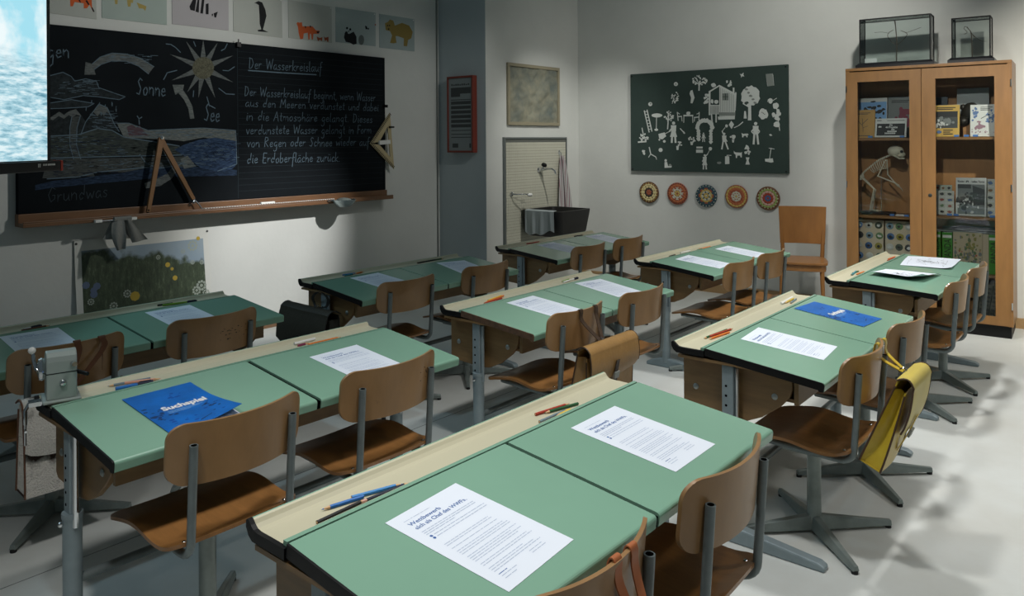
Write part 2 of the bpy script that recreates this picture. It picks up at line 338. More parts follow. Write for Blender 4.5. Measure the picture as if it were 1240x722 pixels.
CH = {  # X, Y, turn
 '1a': (-.94, 1.12, .0, 'plywood school chair with tan straps over its backrest, at the bottom frame edge'),
 '1b': (-.943, 1.665, .02, 'scuffed plywood school chair at the right seat of the nearest desk'),
 '2a': (-2.10, 1.135, .02, 'plywood school chair in front of the big blue booklet'),
 '2b': (-2.12, 1.70, .0, 'plywood school chair in front of the sheet on the desk with the sharpener'),
 '3a': (-.975, 2.82, .0, 'plywood school chair with the yellow satchel hung on it'),
 '3b': (-.975, 3.42, -.05, 'plywood school chair between the yellow satchel and the cabinet desk'),
 '4a': (-2.12, 2.75, .0, 'plywood school chair carrying the brown leather satchel'),
 '4b': (-2.12, 3.30, .0, 'plywood school chair right of the brown leather satchel'),
 '5a': (-3.23, 2.78, .0, 'plywood school chair nearest the dark satchel, at the wall-side middle desk'),
 '5b': (-3.23, 3.40, .0, 'plywood school chair at the far seat of the wall-side middle desk'),
 '6a': (-3.24, 1.13, .02, 'plywood school chair with brown straps, behind the pencil sharpener'),
 '6b': (-3.24, 1.70, .0, 'plywood school chair with dark scuffs on its backrest, below the meadow poster'),
 '7a': (-3.23, 4.46, .0, 'plywood school chair nearer one of two at the sink-side desk'),
 '7b': (-3.23, 4.98, .0, 'plywood school chair at the far seat of the sink-side desk'),
 '8a': (-2.12, 4.42, .0, 'plywood school chair at the near seat of the desk below the mosaic plates'),
 '8b': (-2.12, 4.90, .0, 'plywood school chair just left of the all-wood chair'),
 '9a': (-1.005, 4.51, .0, 'plywood school chair at the near seat of the cabinet desk'),
 '9b': (-1.005, 5.05, .0, 'plywood school chair closest to the cabinet doors')}
proto = make_chair(); chair = {}
for i, (k, (x, y, r, lb)) in enumerate(CH.items()):
    c = proto if i == 0 else dup(proto)
    c.location = (x, y, 0); c.rotation_euler = (0, 0, r); c['label'] = lb; chair[k] = c
# worn spots that single chairs carry on the back of the backrest
SCUFF = mat('dark_scuff', (46, 36, 28), .7)
for k, n, cu_, cv_, su, sv, seed in (('6b', 26, .58, .48, .07, .09, 3), ('1b', 30, .74, .62, .05, .13, 4), ('2b', 10, .70, .62, .03, .06, 6)):
    q = random.Random(seed); g = MB()
    for i in range(n):
        u, v = q.gauss(cu_, su), q.gauss(cv_, sv); w = q.uniform(.003, .012); h = q.uniform(.006, .022); a0 = q.uniform(0, 6)
        if not (.12 < u < .9 and .1 < v < .92): continue
        f = back_surface(.0048+.00003*i); g.add([f(u+w*math.cos(a0+2*PI*j/7)*q.uniform(.5, 1), v+h*math.sin(a0+2*PI*j/7)*q.uniform(.5, 1)) for j in range(7)], [tuple(range(7))])
    g.build('scuff_marks', SCUFF, chair[k])
bpy.context.view_layer.update()

# all-wood chair by the back wall
WOODC = mat('honey_wood', (150, 102, 52), .38, noise=.25, scale=4, stretch=(3, 3, 1), coat=.2)
t = thing('wooden_chair', 'honey-brown all-wood chair with a wide curved back, beside the cabinet', 'chair', (-2.215, 6.17, 0), PI/2+.33)
def wb(off): return lambda u, v: Vector((.205+.02*v-.03*(2*u-1)**2+off, (.17+.012*v)*(2*u-1), .555+.30*v))
MB().slab(wb(-.006), wb(.006), 16, 6).build('backrest', WOODC, t, .002)
so = [(.19, -.15), (.19, .15), (.10, .175), (-.05, .19), (-.16, .185), (-.19, .15), (-.20, 0), (-.19, -.15), (-.16, -.185), (-.05, -.19), (.10, -.175)]
MB().ext(so, lambda a, b, w: Vector((a, b, w)), .435, .455).ext([(a*.93, b*.93) for a, b in so], lambda a, b, w: Vector((a, b, w)), .385, .436).build('seat', WOODC, t, .004)
for s in (-1, 1):
    MB().tube([(.225, s*.160, .0), (.19, s*.150, .25), (.175, s*.148, .43), (.19, s*.155, .62), (.215, s*.165, .82)], [.013, .015, .017, .015, .011], 10).build('leg', WOODC, t)
    MB().tube([(-.175, s*.155, 0), (-.15, s*.145, .39)], [.012, .018], 10).build('leg', WOODC, t)
# ------------------------------------------------------------------ blackboard wall
FX = XL+.045                                              # face of the blackboard
def yz(px, py, X=FX): p = at(px, py, X=X); return (p.y, p.z)
def face(X): return lambda a, b, d: Vector((X+d, a, b))
SLATE = mat('slate_black', (25, 29, 32), .9, noise=.25, scale=3, spec=.08)
ztop = yz(465.4, 70)[1]; zbot = yz(300, 241)[1]; yl = yz(22, 250)[0]; yr = yz(466.5, 150)[0]
bb = tag(MB().box(XL+.001, FX, yl, yr, zbot, ztop).build('blackboard', SLATE, bev=.003), 'long black chalkboard on the left wall with the water cycle drawing', 'blackboard')
CHALK = mat('chalk_blue_grey', (96, 113, 124), .95); CHALKW = mat('chalk_white_grey', (150, 154, 150), .95); CHALKD = mat('chalk_faint', (44, 52, 56), .95)
def chalkfill(name, c, c2, sc=30, st_=(1, 1, 6)): return mat(name, c, .95, noise=.5, scale=sc, stretch=st_, col2=c2)
FONT = {
'a': (.95, [[(.8,.85),(.45,1),(.12,.6),(.15,.12),(.45,0),(.78,.5),(.8,1),(.78,.2),(.95,0)]]), 'b': (.9, [[(.1,2),(.1,0),(.5,.0),(.8,.4),(.6,.95),(.12,.7)]]),
'c': (.8, [[(.75,.85),(.4,1),(.1,.5),(.3,0),(.75,.15)]]), 'd': (.95, [[(.8,2),(.78,0),(.78,.6),(.45,1),(.12,.55),(.3,0),(.78,.3)]]),
'e': (.85, [[(.1,.5),(.75,.6),(.6,.98),(.25,.9),(.1,.4),(.35,0),(.8,.2)]]), 'f': (.7, [[(.8,1.9),(.5,2),(.35,1.5),(.3,-.9)],[(.05,.9),(.7,1)]]),
'g': (.95, [[(.8,.85),(.4,1),(.12,.5),(.4,.05),(.8,.5),(.8,1),(.75,-.7),(.4,-1),(.1,-.75)]]), 'h': (.9, [[(.1,2),(.1,0),(.15,.6),(.5,1),(.75,.7),(.8,0)]]),
'i': (.4, [[(.2,1),(.2,.1),(.35,0)],[(.2,1.4),(.24,1.45)]]), 'k': (.85, [[(.1,2),(.1,0)],[(.75,1),(.12,.45),(.8,0)]]), 'l': (.45, [[(.15,2),(.15,.15),(.4,0)]]),
'm': (1.3, [[(.1,1),(.1,0),(.15,.7),(.4,1),(.6,.8),(.62,0),(.66,.7),(.95,1),(1.15,.75),(1.2,0)]]), 'n': (.95, [[(.1,1),(.1,0),(.15,.65),(.5,1),(.78,.75),(.82,0)]]),
'o': (.9, [[(.45,1),(.1,.6),(.25,.05),(.6,.05),(.8,.5),(.65,.95),(.4,1)]]), 'p': (.9, [[(.1,1),(.1,-1),(.12,.7),(.5,1),(.8,.6),(.6,.05),(.12,.2)]]),
'r': (.7, [[(.1,1),(.1,0),(.15,.6),(.4,.95),(.65,.9)]]), 's': (.75, [[(.7,.85),(.35,1),(.15,.75),(.65,.35),(.5,.02),(.1,.12)]]), 't': (.65, [[(.3,1.7),(.3,.15),(.6,.05)],[(.05,1.05),(.6,1.08)]]),
'u': (.95, [[(.1,1),(.12,.25),(.4,0),(.75,.4),(.8,1),(.8,.1),(.95,0)]]), 'v': (.8, [[(.05,1),(.4,0),(.75,1)]]), 'w': (1.2, [[(.05,1),(.3,0),(.6,.8),(.9,0),(1.15,1)]]), 'z': (.8, [[(.1,.95),(.7,1),(.1,.02),(.75,.05)]]),
'ä': (.95, [[(.8,.85),(.45,1),(.12,.6),(.15,.12),(.45,0),(.78,.5),(.8,1),(.78,.2),(.95,0)],[(.3,1.4),(.33,1.45)],[(.65,1.4),(.68,1.45)]]), 'ü': (.95, [[(.1,1),(.12,.25),(.4,0),(.75,.4),(.8,1),(.8,.1),(.95,0)],[(.25,1.4),(.28,1.45)],[(.65,1.4),(.68,1.45)]]),
'A': (1.2, [[(.05,0),(.6,2),(1.1,0)],[(.25,.75),(.95,.8)]]), 'D': (1.2, [[(.2,2),(.2,0),(.7,.15),(1.05,1),(.7,1.85),(.05,1.95)]]), 'E': (1.0, [[(.9,1.95),(.2,2),(.15,0),(.9,.05)],[(.2,1),(.75,1.05)]]),
'F': (.9, [[(.95,1.95),(.2,2),(.15,0)],[(.2,1),(.75,1.05)]]), 'G': (1.2, [[(1.05,1.7),(.6,2),(.15,1),(.5,.02),(1.0,.4),(1.02,.9),(.7,.9)]]), 'M': (1.4, [[(.1,0),(.25,2),(.7,.6),(1.15,2),(1.3,0)]]),
'R': (1.1, [[(.15,0),(.15,2),(.75,1.9),(.85,1.4),(.2,1.0),(.95,0)]]), 'S': (1.0, [[(.9,1.75),(.55,2),(.25,1.6),(.75,.75),(.55,.05),(.1,.2)]]), 'W': (1.6, [[(.05,1.95),(.4,0),(.8,1.6),(1.2,0),(1.55,2)]]),
',': (.4, [[(.2,.1),(.1,-.3)]]), '.': (.4, [[(.15,.02),(.2,.06)]]), ' ': (.75, [])}
def hand(mb, body, p0, p1, fn, w, m=0, hs=None):
    tot = sum(FONT[c][0]+.12 for c in body); dx, dy = p1[0]-p0[0], p1[1]-p0[1]; L = math.hypot(dx, dy); s = L/tot; h = hs or s; ux, uy = dx/L, dy/L; x = 0
    for c in body:
        wd, stks = FONT[c]; jy = random.uniform(-.06, .06)
        for stk in stks: mb.stroke([(p0[0]+ux*(x+a+b*.10)*s-uy*(b+jy)*h, p0[1]+uy*(x+a)*s+ux*(b+jy)*h) for a, b in stk], w, fn, m)
        x += wd+.12
fb = face(FX)
def q3(x, y): return yz(280+x/4.816, 60+y/4.816)
wr = MB()
for body, a, b, hh in (('Der Wasserkreislauf', (100,110), (530,132), .040), ('Der Wasserkreislauf beginnt, wenn Wasser', (75,270), (842,302), .036), ('aus den Meeren verdunstet und dabei', (80,333), (860,360), .034),
        ('in die Atmosphäre gelangt. Dieses', (85,413), (825,427), .036), ('verdunstete Wasser gelangt in Form', (85,493), (818,490), .036), ('von Regen oder Schnee wieder auf', (90,570), (806,560), .036), ('die Erdoberfläche zurück.', (90,665), (636,652), .038)):
    hand(wr, body, q3(*a), q3(*b), fb, .0046, 0, hh)
wr.stroke([q3(100,122), q3(300,136), q3(495,147)], .008, fb)
def q4(x, y): return yz(60+x/3.44, 30+y/3.44)
hand(wr, 'Regen', q4(-80,135), q4(86,140), fb, .006, 0, .05); hand(wr, 'Sonne', q4(360,292), q4(485,297), fb, .006, 0, .055); hand(wr, 'See', q4(642,402), q4(710,405), fb, .0065, 0, .06)
hand(wr, 'Grundwas', yz(57, 246), yz(131, 238), fb, .0032, 1, .045)
wr.build('chalk_writing', [CHALK, mat('chalk_rubbed', (66, 76, 82), .95)], bb)
ru = MB()
for i in range(24):
    z = zbot+.06+i*(ztop-zbot-.12)/23; y0 = yz(289, 150)[0]; ru.stroke([(y0, z), (yr-.03, z)], .0022, fb, 0, .0002)
ru.stroke([(yz(288, 150)[0], zbot+.01), (yz(288, 150)[0], ztop-.01)], .004, fb, 0, .0002)
ru.build('ruled_lines', CHALKD, bb)
def dpoly(name, pts, m, d): MB().poly([q4(*p) for p in pts], fb, 0, d).build(name, m, bb)
LAND = chalkfill('chalk_land_grey', (74, 80, 76), (44, 50, 49)); LAND2 = chalkfill('chalk_stratum', (84, 88, 86), (56, 60, 60)); CLOUD = chalkfill('chalk_cloud', (52, 58, 60), (34, 38, 40), 20, (1, 2, 2))
HORI = chalkfill('chalk_horizon', (122, 126, 122), (76, 82, 82)); LAKE = chalkfill('chalk_lake_blue', (66, 86, 114), (34, 44, 62)); DEEP = chalkfill('chalk_groundwater_blue', (54, 70, 92), (28, 34, 44)); SNOW = chalkfill('chalk_snow', (112, 116, 114), (72, 76, 76)); SUNC = chalkfill('chalk_sun', (112, 110, 92), (66, 66, 56), 40, (1, 3, 3)); PINK = chalkfill('chalk_houses', (98, 80, 86), (70, 60, 64), 30)
dpoly('chalk_stratum', [(-10,560),(300,555),(590,548),(600,575),(540,602),(400,605),(300,615),(200,612),(120,632),(-30,640)], LAND2, .0003)
dpoly('chalk_groundwater', [(-60,668),(20,650),(150,636),(300,618),(420,592),(600,590),(780,605),(780,628),(500,634),(300,652),(20,678),(-60,690)], DEEP, .0004)
dpoly('chalk_land', [(-10,465),(120,458),(200,432),(260,440),(310,468),(450,490),(540,505),(580,540),(450,546),(20,556),(-10,556)], LAND, .0005)
dpoly('chalk_horizon', [(280,410),(330,410),(410,440),(640,430),(775,440),(780,486),(640,470),(560,485),(480,478),(310,470)], HORI, .0006)
dpoly('chalk_lake', [(520,520),(560,500),(620,480),(690,470),(780,485),(780,580),(760,602),(700,610),(630,596),(580,560)], LAKE, .0008)
dpoly('chalk_cloud', [(-10,215),(55,198),(90,215),(105,235),(150,225),(195,235),(205,262),(270,285),(315,300),(290,312),(200,300),(140,295),(60,312),(-10,300)], CLOUD, .0005)
dpoly('chalk_cloud', [(-10,328),(90,312),(185,328),(160,342),(60,348),(-10,350)], CLOUD, .0005)
dpoly('chalk_mountain', [(-10,400),(20,380),(40,362),(60,375),(85,358),(110,352),(135,380),(150,405),(205,330),(240,345),(270,415),(290,445),(230,432),(180,440),(130,458),(-10,470)], CLOUD, .0004)
dpoly('chalk_snow', [(182,362),(205,330),(240,345),(252,375),(238,362),(226,380),(214,362),(200,382)], SNOW, .0007)
dpoly('chalk_snow', [(-5,392),(40,362),(60,375),(85,358),(110,352),(133,380),(112,374),(96,386),(80,376),(60,392),(38,380),(14,398)], SNOW, .0007)
dpoly('chalk_houses', [(322,425),(345,415),(360,430),(375,420),(390,440),(412,462),(330,462)], PINK, .0008)
dpoly('chalk_arrow', [(435,175),(380,140),(320,122),(260,118),(210,135),(178,163),(150,155),(145,208),(192,208),(186,186),(215,165),(260,150),(320,152),(370,172),(412,205)], SNOW, .0007)
dpoly('chalk_arrow', [(603,390),(595,340),(575,300),(556,272),(560,250),(512,250),(524,292),(536,284),(560,312),(578,350),(585,392)], HORI, .0007)
dpoly('chalk_arrow', [(92,385),(128,380),(114,430),(112,500),(130,560),(162,568),(188,632),(112,630),(132,606),(100,560),(84,500),(84,430)], LAND2, .0009)
dpoly('chalk_arrow', [(395,660),(440,645),(490,620),(525,575),(545,585),(510,640),(460,672),(400,682)], SNOW, .0009)
dpoly('chalk_arrow', [(545,560),(575,545),(610,590),(560,600)], HORI, .001)
dpoly('chalk_sun_disc', circle(640, 180, 45, 46, 20), SUNC, .0007)
for tx, ty in ((500,122),(568,68),(640,62),(700,75),(765,128),(765,240),(690,305),(620,305),(573,282),(508,232)):
    a = math.atan2(ty-180, tx-640); dpoly('chalk_sun_ray', [(640+44*math.cos(a-.26), 180+44*math.sin(a-.26)), (tx, ty), (640+44*math.cos(a+.26), 180+44*math.sin(a+.26))], SNOW, .0006)
sq = MB()
for p in ([(485,80),(505,82),(525,95),(545,115)], [(600,70),(608,90)], [(740,80),(730,100),(715,108)], [(475,228),(490,200),(530,190)], [(722,190),(745,192),(770,175)], [(705,265),(735,288),(770,290)], [(655,300),(665,335),(690,348)], [(600,275),(598,300)],
          [(-10,465),(120,458),(200,432),(260,440),(310,468),(450,490),(540,505)], [(-10,556),(300,548),(585,542)], [(375,540),(400,575),(450,598),(520,590),(560,575)], [(-10,642),(120,634),(200,614),(420,592)], [(365,380),(372,392),(384,385)], [(372,392),(374,415)]):
    sq.stroke([q4(*v) for v in p], .006, fb, 0, .0011)
for i in range(14): x = 150+random.random()*140; y = 315+random.random()*70; sq.stroke([q4(x, y), q4(x-1, y+12)], .004, fb)
for i in range(26): x = 600+random.random()*160; y = 492+random.random()*80; sq.stroke([q4(x, y), q4(x+8, y-4), q4(x+16, y+3)], .005, fb, 1, .0012)
for p in ([(-10,215),(55,198),(90,215),(105,235),(150,225),(195,235),(205,262),(270,285),(315,300),(290,312),(200,300),(140,295),(60,312),(-10,300)], [(-10,328),(90,312),(185,328),(160,342),(60,348),(-10,350)], [(130,458),(150,405),(205,330),(240,345),(270,415),(290,445)], [(435,175),(380,140),(320,122),(260,118),(210,135),(178,163)], [(412,205),(370,172),(320,152),(260,150),(215,165),(186,186)], [(280,410),(330,410),(410,440),(640,430),(775,440),(780,580),(700,610)], [(92,385),(84,430),(84,500),(100,560)], [(128,380),(114,430),(112,500),(130,560)]):
    sq.stroke([q4(*v) for v in p], .0045, fb, 0, .0013)
hr = random.Random(5)
for (x0, x1, y0, y1, n, mm) in ((-5,300,465,545,90,1), (-5,300,465,545,60,0), (330,560,505,545,40,2), (-5,560,562,600,70,0), (-5,560,562,600,50,2), (320,770,440,470,80,0), (560,770,490,600,70,1), (560,770,490,590,40,0), (-5,760,608,632,70,1), (20,180,230,290,50,0), (160,260,360,430,40,0), (230,420,122,160,30,0)):
    for i in range(n): x = hr.uniform(x0, x1); y = hr.uniform(y0, y1); l = hr.uniform(8, 34); k = hr.uniform(-2, 2); sq.stroke([q4(x, y), q4(x+l, y+k)], hr.uniform(.0015, .0035), fb, mm, .00135)
sq.build('chalk_lines', [CHALK, mat('chalk_dark_blue', (38, 46, 62), .95), SLATE], bb)
for px in (289.5, 469):
    pass
MB().box(FX-.01, FX+.02, yz(288,50)[0]-.015, yz(288,50)[0]+.015, ztop-.03, ztop+.005).box(FX-.01, FX-.002, yz(288,50)[0]+.006, yz(288,50)[0]+.012, ztop, ztop+.03).build('hook', BLACK, bb)

LEDGEW = mat('chalk_ledge_wood', (122, 86, 56), .45, noise=.3, scale=4, stretch=(4, 1, 4), coat=.2)
zl = yz(245, 260, FX+.08)[1]
lg = tag(MB().box(XL+.002, FX+.014, yl-.005, yr+.005, zbot-.075, zbot-.001).box(FX+.0142, FX+.095, yl-.005, yr+.005, zbot-.075, zbot-.050).box(FX+.083, FX+.095, yl-.005, yr+.005, zbot-.0499, zbot-.041).build('chalk_ledge', LEDGEW, bev=.003), 'reddish-brown wooden chalk ledge along the bottom of the blackboard', 'ledge')
kz = zbot-.045; yk = yz(471, 236, FX+.06)[0]
MB().tube([(FX+.07, yr+.0055, zbot-.055), (FX+.07, yk, zbot-.055)], .012, 10).build('end_knob', BLACK, lg)
ZS = zbot-.0495                                           # top of the ledge
# wooden board compass
def q8(x, y): return yz(160+x/6.28, 150+y/6.28, FX+.06)
CW = mat('compass_wood', (136, 98, 62), .5, noise=.2, scale=8)
ap, lf, rf = q8(222,105), q8(122,650), q8(478,575)
t = thing('board_compass', 'big wooden blackboard compass standing open on the chalk ledge', 'compass', (FX+.06, (ap[0]+lf[0])/2, ZS))
def leg(p0, p1, w, X0, X1, name):
    dy, dz = p1[0]-p0[0], p1[1]-p0[1]; L = math.hypot(dy, dz); n = (-dz/L*w/2, dy/L*w/2); pts = [(p0[0]+n[0]*1.5, p0[1]+n[1]*1.5), (p1[0]+n[0], p1[1]+n[1]), (p1[0]-n[0], p1[1]-n[1]), (p0[0]-n[0]*1.5, p0[1]-n[1]*1.5)]
    o = MB().ext(pts, lambda a, b, w: Vector((w, a, b)), X0, X1).build(name, CW, t, .002); o.matrix_parent_inverse = Matrix.Translation(-Vector(t.location)); return o
lf = (lf[0], ZS+.012); leg(ap, lf, .024, FX+.050, FX+.068, 'leg'); rg = leg(ap, rf, .024, FX+.030, FX+.048, 'leg')
inv = Matrix.Translation(-Vector(t.location))
o = MB().lathe([(.012, 0), (.012, .004), (0, .006)], (FX+.069, ap[0], ap[1]), 12, T=Matrix.Rotation(PI/2, 3, 'Y')).build('hinge_screw', CHROME, t); o.matrix_parent_inverse = inv
o = MB().tube([(FX+.039, rf[0], rf[1]), (FX+.05, rf[0]+.03, ZS+.045), (FX+.06, rf[0]+.05, ZS+.008)], .005, 8).ball((FX+.039, rf[0], rf[1]-.02), .012, 8).build('chalk_clamp', CHROME, t); o.matrix_parent_inverse = inv
o = MB().tube([(FX+.059, lf[0], ZS+.03), (FX+.059, lf[0]-.003, ZS+.001)], [.012, .007], 8).build('foot_point', BLACK, t); o.matrix_parent_inverse = inv
# ruler
r0, r1 = yz(246, 250, FX+.07)[0], yz(404, 241, FX+.07)[0]
rl = tag(MB().box(FX+.060, FX+.080, r0, r1, ZS+.0003, ZS+.012).build('board_ruler', WHITE), 'long white ruler with black marks lying on the chalk ledge', 'ruler')
tk = MB()
n = int((r1-r0)/.02)
for i in range(n): tk.box(FX+.0802, FX+.0806, r0+i*.02, r0+i*.02+.010, ZS+.002, ZS+.0115)
tk.build('scale_marks', BLACK, rl)
# metal sponge bowl hanging on the ledge front
bc = yz(415, 243, FX+.12); zb_ = bc[1]
t = thing('sponge_bowl', 'small shiny metal sponge bowl fixed to the chalk ledge, right of the ruler', 'bowl', (FX+.135, bc[0], zb_-.02))
MB().lathe([(.0, -.03), (.05, -.028), (.085, .005), (.10, .03), (.094, .03), (.08, .008), (.046, -.022), (0, -.024)], (0, 0, 0), 24).build('bowl', mat('brushed_metal', (170, 182, 184), .25, .9), t)
MB().tube([(.0, -.09, .03), (-.035, -.13, .025)], .005, 8).tube([(0, .10, .03), (-.035, .12, .025)], .005, 8).build('bracket', CHROME, t)
MB().ball((0, 0, .02), (.07, .06, .025), 12).build('sponge', mat('wet_sponge', (96, 104, 100), .9, bump=.6, bscale=120), t)
# rail with rag under the ledge
ra, rb = yz(119, 265, FX+.11), yz(161, 262, FX+.11); zr = min(ra[1], rb[1])-.005
zr = zbot-.066
t = thing('towel_rail', 'thin white-ended rail on the chalk ledge front, above the poster', 'rail', (FX+.096, (ra[0]+rb[0])/2, zr)); d = (rb[0]-ra[0])/2
MB().tube([(.022, -d, 0), (.022, d, 0)], .004, 8).build('rod', CHROME, t)
for s in (-1, 1): MB().box(0, .028, s*d-.02, s*d+.02, -.008, .008).build('bracket', WHITE, t)
RAG = mat('grey_rag', (126, 126, 120), .95, noise=.2, scale=9, bump=.3, bscale=90)
def cloth(pa, pb, folds, amp, th=.004):
    """a hanging strip of cloth: pa(v), pb(v) are its two edges from top to bottom"""
    def f(off):
        def g(u, v):
            a, b = pa(v), pb(v); p = a.lerp(b, u); n = (b-a).normalized().cross(Vector((0, 0, -1))).normalized() if (b-a).length > 0 else Vector((1, 0, 0))
            return p+n*(amp*(.25+.75*v)*math.sin(u*folds*2*PI+1+2*v)+off)
        return g
    return f(th), f(0)
xr_ = FX+.12; yA = yz(141, 262, xr_)[0]; yB = yz(152, 262, xr_)[0]; V = Vector
zA = yz(145, 302, xr_)[1]; zB = yz(160, 296, xr_)[1]
mbx = MB()
pe = lambda v: V((xr_-.006+.05*v, yz(139.5, 262, xr_)[0]-.02*math.sin(v*PI)-.01, zr+.012+(zA-zr-.012)*v)); pf = lambda v: V((xr_+.012+.05*v, yz(148.5, 262, xr_)[0]+.01*math.sin(3*v)-.012*v, zr+.014+(zA-zr-.012)*v*.97))
mbx.slab(*cloth(pe, pf, 1.2, .012), 12, 10)
pe = lambda v: V((xr_-.002, yz(148.5, 262, xr_)[0]+.06*v, zr+.010+(zB-zr)*v)); pf = lambda v: V((xr_+.014, yz(151, 262, xr_)[0]+.02+.12*v, zr+.008+(zB-zr)*v*.9))
mbx.slab(*cloth(pe, pf, 1, .010), 10, 8)
mbx.slab(*cloth(lambda v: V((xr_-.02, yz(138, 262, xr_)[0]-.06*v, zr+.004+(zB-zr)*.75*v)), lambda v: V((xr_-.018, yz(158, 262, xr_)[0]+.03*v, zr+.004+(zB-zr)*v*.8)), 1.5, .008), 12, 8)
mbx.slab(lambda u, v: V((xr_+.012*math.cos(v*PI*1.3-.6), yA-.015+(yB-yA+.05)*u, zr+.016*math.sin(v*PI*1.3-.6)+.003)), lambda u, v: V((xr_+.008*math.cos(v*PI*1.3-.6), yA-.015+(yB-yA+.05)*u, zr+.010*math.sin(v*PI*1.3-.6)+.003)), 6, 8)
tag(MB().box(FX+.030, FX+.055, yz(315, 243, FX+.04)[0], yz(332, 242, FX+.04)[0], ZS+.0003, ZS+.022).build('chalk_eraser', WHITE, bev=.004), 'small white eraser block on the chalk ledge behind the ruler', 'eraser')
tag(mbx.build('cleaning_rag', RAG), 'crumpled grey cleaning rag draped over the rail below the blackboard', 'rag')

# wooden set square hanging at the board's right edge
def q7(x, y): return yz(430+x/7.22, 120+y/7.22, FX+.02)
SQ = mat('pale_wood', (188, 172, 132), .55, noise=.15, scale=6)
O = [q7(305,120), q7(132,390), q7(342,612)]; I1 = [q7(286,238), q7(205,358), q7(292,352)]; I2 = [q7(208,405), q7(296,398), q7(306,505)]
t = thing('set_square', 'pale wooden set square with toothed marks hanging by the right edge of the blackboard', 'set square', (FX+.02, O[1][0], O[1][1])); T0 = Matrix.Translation(-Vector(t.location))
def bars(pairs, w, X0, X1, nm, m):
    g = MB()
    for a, b in pairs:
        dy, dz = b[0]-a[0], b[1]-a[1]; L = math.hypot(dy, dz); n = (-dz/L*w/2, dy/L*w/2)
        g.ext([(a[0]+n[0], a[1]+n[1]), (b[0]+n[0], b[1]+n[1]), (b[0]-n[0], b[1]-n[1]), (a[0]-n[0], a[1]-n[1])], lambda p, q, x: Vector((x, p, q)), X0, X1)
    o = g.build(nm, m, t); o.matrix_parent_inverse = T0; return o
outl = MB(); N1 = [O[0], O[1], q7(190,392), q7(286,238)]
for qd in ([O[0], O[1], q7(212,375), q7(285,240)], [O[1], O[2], q7(308,508), q7(212,398)], [O[2], O[0], q7(285,240), q7(308,508)]): outl.ext(qd, lambda p, q, x: Vector((x, p, q)), FX+.012, FX+.020)
o = outl.build('frame', SQ, t); o.matrix_parent_inverse = T0
bars([(q7(205,382), q7(300,374))], .035, FX+.0125, FX+.034, 'handle', WHITE)
tm = MB()
for (a, b) in ((O[0], O[1]), (O[1], O[2])):
    dy, dz = b[0]-a[0], b[1]-a[1]; L = math.hypot(dy, dz); nx, ny = dz/L, -dy/L
    if (nx*(O[0][0]+O[1][0]+O[2][0]-3*a[0])+ny*(O[0][1]+O[1][1]+O[2][1]-3*a[1])) < 0: nx, ny = -nx, -ny
    for i in range(22):
        s = (i+.3)/22.5; w = .5/22.5; p = [(a[0]+dy*s, a[1]+dz*s), (a[0]+dy*(s+w), a[1]+dz*(s+w))]; tm.poly([p[0], p[1], (p[1][0]+nx*.022, p[1][1]+ny*.022), (p[0][0]+nx*.022, p[0][1]+ny*.022)], face(FX+.020), 0, .0005)
o = tm.build('scale_marks', BLACK, t); o.matrix_parent_inverse = T0
o = MB().box(XL+.001, FX+.04, q7(300,245)[0]-.008, q7(330,245)[0], q7(300,245)[1]-.007, q7(300,245)[1]+.007).build('peg', BLACK); tag(o, 'black peg holding the set square beside the blackboard', 'peg', 'black pegs')
o = MB().box(XL+.001, FX+.03, q7(262,62)[0]-.01, q7(280,62)[0], q7(270,62)[1]-.012, q7(270,62)[1]+.012).build('peg', BLACK); tag(o, 'small black peg above the set square', 'peg', 'black pegs')

# ------------------------------------------------------------------ children's paintings above the board
XP = XL+.003
def pz(px, py): return yz(px, py, XP)
fp = face(XP)
PTS = {'k': 'painted_black', 'o': 'painted_orange', 'y': 'painted_ochre', 'b': 'painted_brown', 'g': 'painted_grey', 'r': 'painted_red_brown'}
PC = {'k': (18, 18, 20), 'o': (200, 92, 44), 'y': (168, 148, 84), 'b': (96, 60, 40), 'g': (96, 102, 100), 'r': (150, 74, 44), 'v': (140, 120, 62)}
def PM(c): return mat({'v': 'painted_olive'}.get(c) or PTS[c], PC[c], .9)
SHEETC = [mat('painting_paper_grey', (180, 182, 174), .9, noise=.05, scale=5), mat('painting_paper_green', (166, 178, 170), .9, noise=.06, scale=5), mat('painting_paper_pinkish', (178, 173, 174), .9, noise=.05, scale=5), mat('painting_paper_blue', (160, 172, 170), .9, noise=.08, scale=5)]
def c5(x, y): return pz(270+x/5.167, y/5.167)
def c49(x, y): return pz(60+x/4.96, y/4.96)
